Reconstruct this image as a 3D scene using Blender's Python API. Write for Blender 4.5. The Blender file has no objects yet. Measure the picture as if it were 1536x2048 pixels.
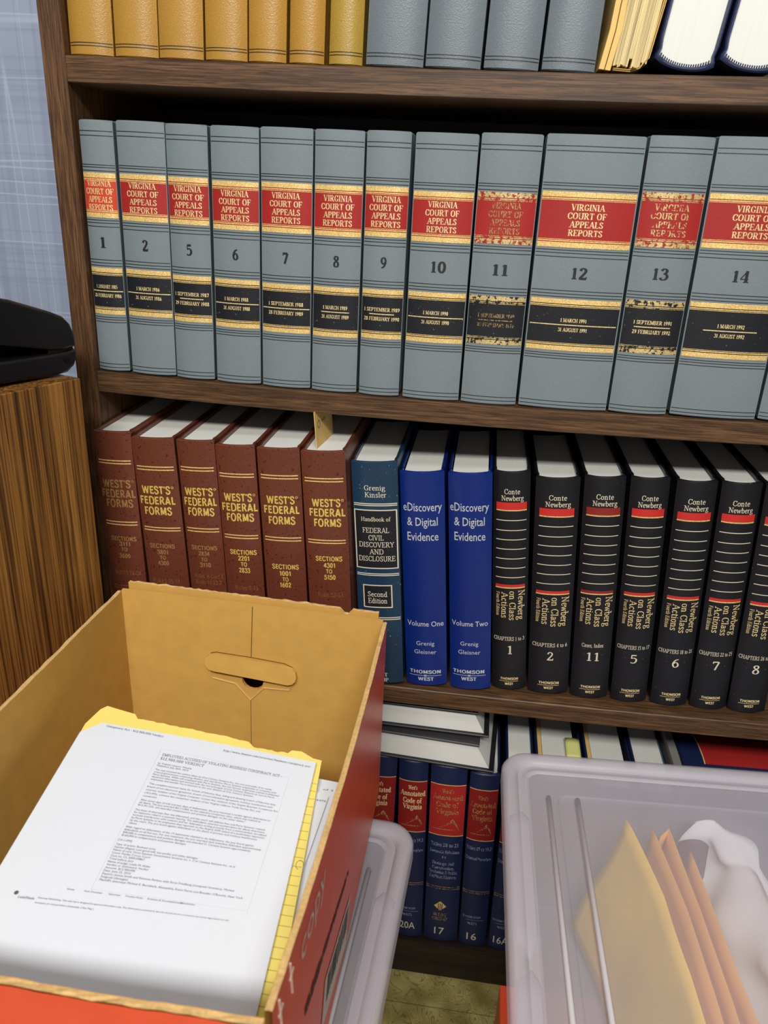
import bpy, math, random
from mathutils import Vector, Matrix
from math import sin, cos, pi, sqrt, atan2, radians

random.seed(7)
SC = bpy.context.scene
COL = SC.collection

# ---------------------------------------------------------------- camera, world, lights, exposure
cam_d = bpy.data.cameras.new('camera')
cam = bpy.data.objects.new('camera', cam_d)
COL.objects.link(cam)
PITCH, YAW, ROLL, FPX = 0.390876, -0.1171965, 0.0440571, 1569.74
fw = Vector((sin(YAW) * cos(PITCH), cos(YAW) * cos(PITCH), -sin(PITCH)))
rt = Vector((cos(YAW), -sin(YAW), 0))
up = rt.cross(fw)
r2 = rt * cos(ROLL) + up * sin(ROLL)
u2 = up * cos(ROLL) - rt * sin(ROLL)
m = Matrix((r2, u2, -fw)).transposed().to_4x4()
m.translation = (0.4157, -0.7987, 0.1962)
cam.matrix_world = m
cam_d.sensor_fit = 'AUTO'
cam_d.sensor_width = 36.0
cam_d.lens = FPX * 36.0 / 2048.0
cam_d.clip_start = 0.01
cam_d.dof.use_dof = True
cam_d.dof.focus_distance = 0.86
cam_d.dof.aperture_fstop = 9.0
SC.camera = cam

world = bpy.data.worlds.new('room_light')
SC.world = world
world.use_nodes = True
bg = world.node_tree.nodes['Background']
bg.inputs[0].default_value = (0.86, 0.93, 1.0, 1)
bg.inputs[1].default_value = 0.13

def area_light(name, loc, target, sx, sy, power, color):
    d = bpy.data.lights.new(name, 'AREA')
    d.shape = 'RECTANGLE'
    d.size, d.size_y, d.energy, d.color = sx, sy, power, color
    o = bpy.data.objects.new(name, d)
    COL.objects.link(o)
    o.location = loc
    o.rotation_euler = (Vector(target) - Vector(loc)).to_track_quat('-Z', 'Y').to_euler()
    return o
area_light('overhead_light', (0.46, -1.90, 1.40), (0.35, 0.0, -0.1), 1.2, 0.26, 58, (1.0, 0.965, 0.90))
area_light('overhead_light', (0.45, -1.05, 1.50), (0.40, -0.35, -0.3), 1.2, 0.30, 9, (1.0, 0.97, 0.92))  # second overhead lamp, added to brighten page tops, box papers and lids
area_light('sheen_fill_light', (0.80, -2.4, 0.30), (0.35, 0.0, 0.0), 0.5, 1.3, 4, (0.92, 0.96, 1.0))  # dim low area light added for sheen on the spines; no window known there

SC.view_settings.view_transform = 'Standard'
SC.view_settings.look = 'None'
SC.view_settings.gamma = 1.0
SC.view_settings.use_curve_mapping = False
SC.view_settings.exposure = 0.0

# ---------------------------------------------------------------- helpers
def lin(c):
    return tuple(((v / 255) / 12.92 if v / 255 <= 0.04045 else ((v / 255 + 0.055) / 1.055) ** 2.4) for v in c) + (1,)

def mesh_obj(name, verts, faces, m=None, parent=None, smooth=False):
    me = bpy.data.meshes.new(name)
    me.from_pydata([tuple(v) for v in verts], [], faces)
    me.update()
    if smooth:
        me.polygons.foreach_set('use_smooth', [True] * len(me.polygons))
    o = bpy.data.objects.new(name, me)
    if m:
        me.materials.append(m)
    COL.objects.link(o)
    if parent:
        o.parent = parent
    return o

def smooth_angle(o, deg=40):
    """mark sharp edges by angle and shade the rest smooth"""
    me = o.data
    me.polygons.foreach_set('use_smooth', [True] * len(me.polygons))
    fn = {}
    for p in me.polygons:
        for k in p.edge_keys:
            fn.setdefault(k, []).append(p.normal.copy())
    for e in me.edges:
        n = fn.get(e.key, fn.get((e.vertices[1], e.vertices[0]), []))
        if len(n) != 2 or n[0].angle(n[1], 0) > radians(deg):
            e.use_edge_sharp = True
    return o

def tag(o, label, cat, group=None, kind=None):
    if label: o['label'] = label
    if cat: o['category'] = cat
    if group: o['group'] = group
    if kind: o['kind'] = kind
    return o

def thing(name, label, cat, loc=(0, 0, 0), rot=(0, 0, 0), group=None):
    o = bpy.data.objects.new(name, None)
    o.empty_display_size = 0.03
    COL.objects.link(o)
    o.location = loc
    o.rotation_euler = rot
    return tag(o, label, cat, group)

class MB:
    def __init__(s): s.v, s.f = [], []
    def add(s, v, f):
        b = len(s.v); s.v += [tuple(p) for p in v]; s.f += [tuple(i + b for i in q) for q in f]; return s
    def box(s, x0, x1, y0, y1, z0, z1):
        return s.add([(x0, y0, z0), (x1, y0, z0), (x1, y1, z0), (x0, y1, z0), (x0, y0, z1), (x1, y0, z1), (x1, y1, z1), (x0, y1, z1)],
                     [(0, 3, 2, 1), (4, 5, 6, 7), (0, 1, 5, 4), (1, 2, 6, 5), (2, 3, 7, 6), (3, 0, 4, 7)])
    def hexa(s, p):   # 8 corners, bottom ring then top ring
        return s.add(p, [(0, 3, 2, 1), (4, 5, 6, 7), (0, 1, 5, 4), (1, 2, 6, 5), (2, 3, 7, 6), (3, 0, 4, 7)])
    def tube(s, pts, r, n=6):
        pts = [Vector(p) for p in pts]
        rings = []
        for i, p in enumerate(pts):
            d = (pts[min(i + 1, len(pts) - 1)] - pts[max(i - 1, 0)]).normalized()
            a = d.orthogonal().normalized(); b = d.cross(a)
            rings.append([p + (a * cos(2 * pi * k / n) + b * sin(2 * pi * k / n)) * r for k in range(n)])
        v = [q for rg in rings for q in rg]
        f = [(i * n + k, i * n + (k + 1) % n, (i + 1) * n + (k + 1) % n, (i + 1) * n + k) for i in range(len(pts) - 1) for k in range(n)]
        f += [tuple(range(n))[::-1], tuple((len(pts) - 1) * n + k for k in range(n))]
        return s.add(v, f)
    def grid(s, P, nu, nv):
        v = [P(i / nu, j / nv) for j in range(nv + 1) for i in range(nu + 1)]
        f = [(j * (nu + 1) + i, j * (nu + 1) + i + 1, (j + 1) * (nu + 1) + i + 1, (j + 1) * (nu + 1) + i) for j in range(nv) for i in range(nu)]
        return s.add(v, f)
    def loft(s, loops, cap0=False, cap1=False, closed=True):
        n = len(loops[0]); v = [p for l in loops for p in l]; f = []
        for i in range(len(loops) - 1):
            for k in range(n if closed else n - 1):
                f.append((i * n + k, i * n + (k + 1) % n, (i + 1) * n + (k + 1) % n, (i + 1) * n + k))
        if cap0: f.append(tuple(range(n))[::-1])
        if cap1: f.append(tuple((len(loops) - 1) * n + k for k in range(n)))
        return s.add(v, f)
    def build(s, name, m, parent=None, smooth=False): return mesh_obj(name, s.v, s.f, m, parent, smooth)

def bevel(o, w, seg=2):
    b = o.modifiers.new('edge', 'BEVEL'); b.width = w; b.segments = seg; b.limit_method = 'ANGLE'; b.angle_limit = radians(40)
    return o

def rrect(x0, x1, y0, y1, r, z, n=6):
    out = []
    for cx, cy, a0 in ((x1 - r, y1 - r, 0), (x0 + r, y1 - r, 90), (x0 + r, y0 + r, 180), (x1 - r, y0 + r, 270)):
        for k in range(n + 1):
            a = radians(a0 + 90 * k / n)
            out.append((cx + r * cos(a), cy + r * sin(a), z))
    return out

# ---------------------------------------------------------------- materials
class NT:
    def __init__(s, name):
        s.m = bpy.data.materials.new(name); s.m.use_nodes = True
        s.t = s.m.node_tree; s.b = s.t.nodes['Principled BSDF']; s.out = s.t.nodes['Material Output']
        s.tc = None
    def n(s, kind, **kw):
        nd = s.t.nodes.new(kind)
        for k, v in kw.items():
            if k in nd.inputs.keys() if isinstance(k, str) else False: nd.inputs[k].default_value = v
            else: setattr(nd, k, v)
        return nd
    def l(s, a, b): s.t.links.new(a, b)
    def coord(s, scale=(1, 1, 1), rot=(0, 0, 0)):
        if not s.tc: s.tc = s.n('ShaderNodeTexCoord')
        mp = s.n('ShaderNodeMapping'); mp.inputs['Scale'].default_value = scale; mp.inputs['Rotation'].default_value = rot
        s.l(s.tc.outputs['Object'], mp.inputs['Vector']); return mp.outputs[0]
    def noise(s, scale, detail=3, vec=None, rough=0.5, dist=0.0):
        nd = s.n('ShaderNodeTexNoise'); nd.inputs['Scale'].default_value = scale; nd.inputs['Detail'].default_value = detail
        nd.inputs['Roughness'].default_value = rough; nd.inputs['Distortion'].default_value = dist
        s.l(vec if vec is not None else s.coord(), nd.inputs['Vector']); return nd.outputs['Fac']
    def ramp(s, fac, stops):
        nd = s.n('ShaderNodeValToRGB'); el = nd.color_ramp.elements
        while len(el) > 1: el.remove(el[-1])
        el[0].position, el[0].color = stops[0]
        for p, c in stops[1:]:
            e = el.new(p); e.color = c
        s.l(fac, nd.inputs[0]); return nd.outputs[0]
    def mix(s, fac, a, b, mode='MIX'):
        nd = s.n('ShaderNodeMix'); nd.data_type = 'RGBA'; nd.blend_type = mode
        if isinstance(fac, (int, float)): nd.inputs[0].default_value = fac
        else: s.l(fac, nd.inputs[0])
        for i, x in ((6, a), (7, b)):
            if isinstance(x, tuple): nd.inputs[i].default_value = x
            else: s.l(x, nd.inputs[i])
        return nd.outputs[2]
    def math(s, op, a, b=0.0):
        nd = s.n('ShaderNodeMath'); nd.operation = op
        for i, x in ((0, a), (1, b)):
            if isinstance(x, (int, float)): nd.inputs[i].default_value = x
            else: s.l(x, nd.inputs[i])
        return nd.outputs[0]
    def color(s, c):
        if isinstance(c, tuple): s.b.inputs['Base Color'].default_value = c
        else: s.l(c, s.b.inputs['Base Color'])
        return s
    def set(s, rough=None, metal=None, spec=None, coat=None):
        if rough is not None: s.b.inputs['Roughness'].default_value = rough
        if metal is not None: s.b.inputs['Metallic'].default_value = metal
        if spec is not None: s.b.inputs['Specular IOR Level'].default_value = spec
        if coat is not None: s.b.inputs['Coat Weight'].default_value = coat
        return s
    def bump(s, h, strength=0.2, dist=0.001):
        nd = s.n('ShaderNodeBump'); nd.inputs['Strength'].default_value = strength; nd.inputs['Distance'].default_value = dist
        s.l(h, nd.inputs['Height']); s.l(nd.outputs[0], s.b.inputs['Normal']); return s

def scale_c(c, k): return tuple(v * k for v in c[:3]) + (1,)

def cloth(name, rgb, rough=0.55, spec=0.35, weave=900, mott=0.12, specks=None, bump=0.25):
    t = NT(name); c = lin(rgb)
    a = t.noise(14, 5)
    col = t.ramp(a, [(0.3, scale_c(c, 1 - mott)), (0.7, scale_c(c, 1 + mott))])
    w = t.noise(weave, 2)
    col = t.mix(0.35, col, t.ramp(w, [(0.3, scale_c(c, 0.8)), (0.7, scale_c(c, 1.25))]))
    if specks:
        sc, th, sr = specks
        f = t.ramp(t.noise(sc, 2, rough=0.7), [(th, (0, 0, 0, 1)), (th + 0.03, (1, 1, 1, 1))])
        col = t.mix(f, col, lin(sr))
    t.color(col).set(rough, 0, spec)
    t.bump(w, bump, 0.0006)
    return t.m

def plain(name, rgb, rough=0.5, metal=0.0, spec=0.5, var=0.05, scale=30, coat=None):
    t = NT(name); c = lin(rgb)
    t.color(t.ramp(t.noise(scale, 4), [(0.3, scale_c(c, 1 - var)), (0.7, scale_c(c, 1 + var))])).set(rough, metal, spec, coat)
    return t.m

def worn(name, rgb, th=0.52, scale=260, metal=0.4, rough=0.35, grain=700):
    """foil that has partly rubbed away (what lies under shows through)"""
    t = NT(name); c = lin(rgb)
    t.color(t.ramp(t.noise(grain, 2), [(0.35, scale_c(c, 0.75)), (0.65, scale_c(c, 1.2))])).set(rough, metal, 0.5)
    f = t.ramp(t.noise(scale, 4, rough=0.6), [(th - 0.02, (0, 0, 0, 1)), (th + 0.02, (1, 1, 1, 1))])
    tr = t.n('ShaderNodeBsdfTransparent'); mx = t.n('ShaderNodeMixShader')
    t.l(f, mx.inputs[0]); t.l(t.b.outputs[0], mx.inputs[1]); t.l(tr.outputs[0], mx.inputs[2]); t.l(mx.outputs[0], t.out.inputs[0])
    return t.m

def wood(name, dark, mid, light, axis='x', fine=260, rough=0.45, stretch=0.05, coarse=40, scr=None):
    t = NT(name)
    sc = {'x': (stretch, 1, 1), 'z': (1, 1, stretch), 'y': (1, stretch, 1)}[axis]
    v = t.coord(sc)
    big = t.noise(coarse, 4, v, 0.55, 1.2)
    col = t.ramp(big, [(0.3, lin(dark)), (0.5, lin(mid)), (0.72, lin(light))])
    fi = t.noise(fine, 3, v, 0.65, 0.4)
    col = t.mix(t.ramp(fi, [(0.41, (0.82, 0.82, 0.82, 1)), (0.52, (0, 0, 0, 1))]), col, lin(dark))
    if scr:
        f = t.ramp(t.noise(scr[0], 2, rough=0.8), [(scr[1], (0, 0, 0, 1)), (scr[1] + 0.02, (1, 1, 1, 1))])
        col = t.mix(f, col, lin((190, 165, 135)))
    t.color(col).set(rough, 0, 0.4)
    t.bump(fi, 0.15, 0.0005)
    return t.m

M = {}
M['grey'] = cloth('grey_cloth', (113, 123, 128), 0.55, 0.3, 1100, 0.06)
M['greyw'] = cloth('grey_cloth_scuffed', (113, 122, 127), 0.55, 0.3, 1100, 0.07, (420, 0.72, (140, 148, 148)))
M['amber'] = cloth('amber_buckram', (166, 124, 52), 0.36, 0.5, 800, 0.08, None, 0.5)
M['amber2'] = cloth('mustard_buckram', (160, 130, 54), 0.36, 0.5, 800, 0.08, None, 0.5)
M['greytop'] = cloth('blue_grey_buckram', (102, 110, 117), 0.40, 0.45, 800, 0.07, None, 0.4)
M['red_leather'] = cloth('red_brown_leatherette', (98, 50, 35), 0.36, 0.45, 500, 0.1, (300, 0.63, (60, 24, 18)))
M['teal'] = cloth('teal_leatherette', (26, 52, 75), 0.34, 0.45, 500, 0.1, (380, 0.70, (120, 150, 160)))
M['blue'] = cloth('royal_blue_cover', (9, 36, 106), 0.33, 0.45, 500, 0.08)
M['black_cloth'] = cloth('black_leatherette', (20, 21, 26), 0.42, 0.4, 500, 0.12, (420, 0.73, (120, 115, 108)))
M['navy'] = cloth('navy_leatherette', (22, 32, 68), 0.4, 0.4, 500, 0.12, (340, 0.72, (62, 88, 150)))
M['navy_cover'] = cloth('navy_cover', (30, 38, 72), 0.45, 0.4, 500, 0.1)
M['black_cover'] = cloth('black_board', (27, 27, 30), 0.45, 0.4, 500, 0.1)
M['label_red'] = cloth('red_label', (154, 36, 34), 0.5, 0.3, 1000, 0.08, None, 0.2)
M['label_red_faded'] = cloth('orange_red_label', (190, 62, 38), 0.5, 0.3, 1000, 0.08, None, 0.2)
M['label_maroon'] = cloth('maroon_label', (128, 26, 28), 0.5, 0.3, 1000, 0.08, None, 0.2)
M['label_black'] = cloth('black_label', (27, 28, 33), 0.5, 0.3, 1000, 0.12, (500, 0.70, (110, 110, 112)), 0.2)
def gold(name, rgb=(230, 196, 124)):
    t = NT(name); c = lin(rgb)
    t.color(t.ramp(t.noise(900, 2), [(0.35, scale_c(c, 0.72)), (0.65, scale_c(c, 1.25))])).set(0.36, 0.25, 0.5)
    return t.m
M['gold'] = gold('gold_foil')
M['gold_text'] = gold('gold_letters', (230, 206, 150))
M['gold_bright'] = gold('yellow_gold_letters', (222, 192, 96))
M['gold_dim'] = worn('dull_gold_letters', (178, 146, 92), 0.54, 420)
M['gold_worn'] = worn('worn_gold_foil', (216, 190, 130), 0.545, 260)
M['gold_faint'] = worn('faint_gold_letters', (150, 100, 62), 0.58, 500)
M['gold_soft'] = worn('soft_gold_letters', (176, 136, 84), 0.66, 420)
M['silver_text'] = plain('silver_letters', (196, 200, 205), 0.4, 0.3)
M['silver_dim'] = worn('dim_silver_letters', (150, 158, 190), 0.56, 420)
M['cream_text'] = plain('cream_letters', (214, 204, 180), 0.5, 0.1)
M['ink'] = plain('black_ink', (22, 23, 26), 0.5)
M['rule'] = plain('black_rule', (24, 26, 30), 0.5)
M['bar_red'] = plain('red_bar', (190, 40, 36), 0.45)
M['bar_dark'] = plain('dark_red_bar', (132, 32, 32), 0.45)
def pages(name, rgb, axis=0, sc=1500, amt=0.03):
    t = NT(name); c = lin(rgb)
    s = [6, 6, 6]; s[axis] = sc
    t.color(t.ramp(t.noise(1.0, 2, t.coord(tuple(s))), [(0.25, scale_c(c, 1 - amt * 2)), (0.6, c)])).set(0.8, 0, 0.15)
    return t.m
M['pages'] = pages('white_page_edges', (217, 218, 213))
M['pages_z'] = pages('white_page_edges_flat', (217, 218, 213), 2)
M['pages_cream'] = pages('yellowed_page_edges', (226, 204, 152), 0, 500, 0.28)
M['cream_cover'] = plain('yellowed_paper', (218, 182, 112), 0.7, 0, 0.2)
M['shelf_wood'] = wood('walnut_laminate', (50, 33, 20), (88, 62, 40), (116, 84, 56), 'x', 900, 0.42, 0.03, 210, (300, 0.76))
M['panel_wood'] = wood('walnut_laminate_upright', (52, 33, 20), (92, 63, 40), (120, 86, 54), 'z', 900, 0.45, 0.03, 210)
M['oak'] = wood('oak_veneer', (50, 28, 12), (124, 83, 36), (152, 106, 50), 'z', 520, 0.42, 0.010, 120, (220, 0.80))
M['dark_wood'] = wood('dark_board', (22, 15, 11), (36, 25, 18), (48, 34, 25), 'x', 300, 0.5, 0.06, 50, (160, 0.76))
M['kraft'] = plain('kraft_board', (196, 154, 80), 0.75, 0, 0.15, 0.05, 60)
M['kraft_edge'] = plain('cut_board_edge', (203, 168, 112), 0.85, 0, 0.1, 0.15, 400)
M['crease'] = plain('board_crease', (112, 76, 34), 0.85, 0, 0.1)
M['crease_light'] = plain('pale_board_crease', (208, 172, 112), 0.8, 0, 0.1)
M['box_red'] = plain('red_printed_board', (226, 82, 48), 0.35, 0, 0.5, 0.04, 40)
M['paper'] = plain('white_paper', (217, 222, 232), 0.7, 0, 0.2, 0.01, 10)
M['paper_ink'] = plain('grey_print', (92, 94, 100), 0.7, 0, 0.2)
M['paper_faint'] = plain('faint_print', (196, 199, 205), 0.7, 0, 0.2)
M['yellow'] = plain('yellow_pad_paper', (238, 220, 120), 0.7, 0, 0.2, 0.02, 20)
M['pad_line'] = plain('pad_rule', (150, 130, 70), 0.7)
M['white_ink'] = worn('white_box_print', (210, 190, 178), 0.72, 200, 0.0, 0.6)
M['sticker'] = plain('white_sticker', (205, 195, 175), 0.5)
M['gloss_black'] = plain('black_plastic', (16, 16, 18), 0.22, 0, 0.5, 0.1, 40)
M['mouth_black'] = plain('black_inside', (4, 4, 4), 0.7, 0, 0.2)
M['manila'] = plain('manila_paper', (255, 210, 70), 0.65, 0, 0.25, 0.06, 20)
M['orange_env'] = plain('orange_kraft_paper', (238, 172, 70), 0.65, 0, 0.25, 0.06, 20)
M['white_bag'] = plain('crumpled_white_paper', (228, 228, 226), 0.6, 0, 0.3, 0.02, 20)
M['mauve'] = plain('dark_mauve_board', (92, 70, 84), 0.6)
M['sticky'] = plain('pale_yellow_note', (222, 222, 140), 0.7)
def plastic(name, rgb, fac, rough=0.3):
    t = NT(name)
    t.color(lin(rgb)).set(rough, 0, 0.4)
    tr = t.n('ShaderNodeBsdfTransparent'); tr.inputs[0].default_value = (0.97, 0.97, 1.0, 1)
    tl = t.n('ShaderNodeBsdfTranslucent'); tl.inputs[0].default_value = lin(rgb)
    m0 = t.n('ShaderNodeMixShader'); m0.inputs[0].default_value = 0.4
    t.l(t.b.outputs[0], m0.inputs[1]); t.l(tl.outputs[0], m0.inputs[2])
    mx = t.n('ShaderNodeMixShader'); mx.inputs[0].default_value = fac
    t.l(tr.outputs[0], mx.inputs[1]); t.l(m0.outputs[0], mx.inputs[2]); t.l(mx.outputs[0], t.out.inputs[0])
    return t.m
M['lid'] = plastic('frosted_lid', (248, 245, 250), 0.21)
M['lid_rim'] = plastic('frosted_rim', (240, 236, 241), 0.42)
M['rib'] = plastic('frosted_rib', (240, 237, 240), 0.80)
M['tub'] = plastic('frosted_tub', (206, 202, 210), 0.52)

# wallpaper: blue grey with woven pale and dark lines
t = NT('plaid_wallpaper')
base = lin((150, 160, 182))
col = t.ramp(t.noise(9, 4), [(0.3, scale_c(base, 0.92)), (0.7, scale_c(base, 1.06))])
def plaid_lines(axis, freq, width, seed, rgb, amt, col):
    sc = [0.6, 0.6, 0.6]; sc[axis] = freq
    f = t.noise(1.0, 1, t.coord(tuple(sc), (0, 0, 0)) if not seed else t.mix(1.0, t.coord(tuple(sc)), (seed, seed, seed, 1), 'ADD'))
    k = t.ramp(f, [(0.5 - width, (0, 0, 0, 1)), (0.5, (amt, amt, amt, 1)), (0.5 + width, (0, 0, 0, 1))])
    return t.mix(k, col, lin(rgb))
col = plaid_lines(0, 60, 0.05, 0.0, (126, 134, 160), 0.45, col)
col = plaid_lines(2, 60, 0.05, 3.3, (128, 138, 164), 0.42, col)
col = plaid_lines(0, 30, 0.018, 7.1, (178, 188, 206), 0.6, col)
col = plaid_lines(2, 30, 0.014, 5.7, (182, 192, 210), 0.65, col)
t.color(col).set(0.7, 0, 0.2)
M['wallpaper'] = t.m

# vinyl floor: yellow-green with scrolls
t = NT('scroll_vinyl')
v = t.coord()
c1 = t.ramp(t.noise(26, 4, v), [(0.35, lin((132, 118, 62))), (0.65, lin((176, 164, 104)))])
nz = t.n('ShaderNodeTexNoise'); nz.inputs['Scale'].default_value = 22; nz.inputs['Detail'].default_value = 1; nz.inputs['Distortion'].default_value = 2.2
t.l(v, nz.inputs['Vector'])
sw = t.math('SINE', t.math('MULTIPLY', nz.outputs['Fac'], 70.0))
c1 = t.mix(t.ramp(sw, [(0.75, (0, 0, 0, 1)), (0.95, (0.6, 0.6, 0.6, 1))]), c1, lin((92, 78, 32)))
sx = t.n('ShaderNodeSeparateXYZ'); t.l(v, sx.inputs[0])
fr = t.math('FRACT', t.math('DIVIDE', t.math('ADD', sx.outputs[1], 5.0), 0.0762))
c1 = t.mix(t.ramp(fr, [(0.0, (1, 1, 1, 1)), (0.018, (0, 0, 0, 1))]), c1, lin((44, 36, 16)))
t.color(c1).set(0.45, 0, 0.4)
M['floor'] = t.m

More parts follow.
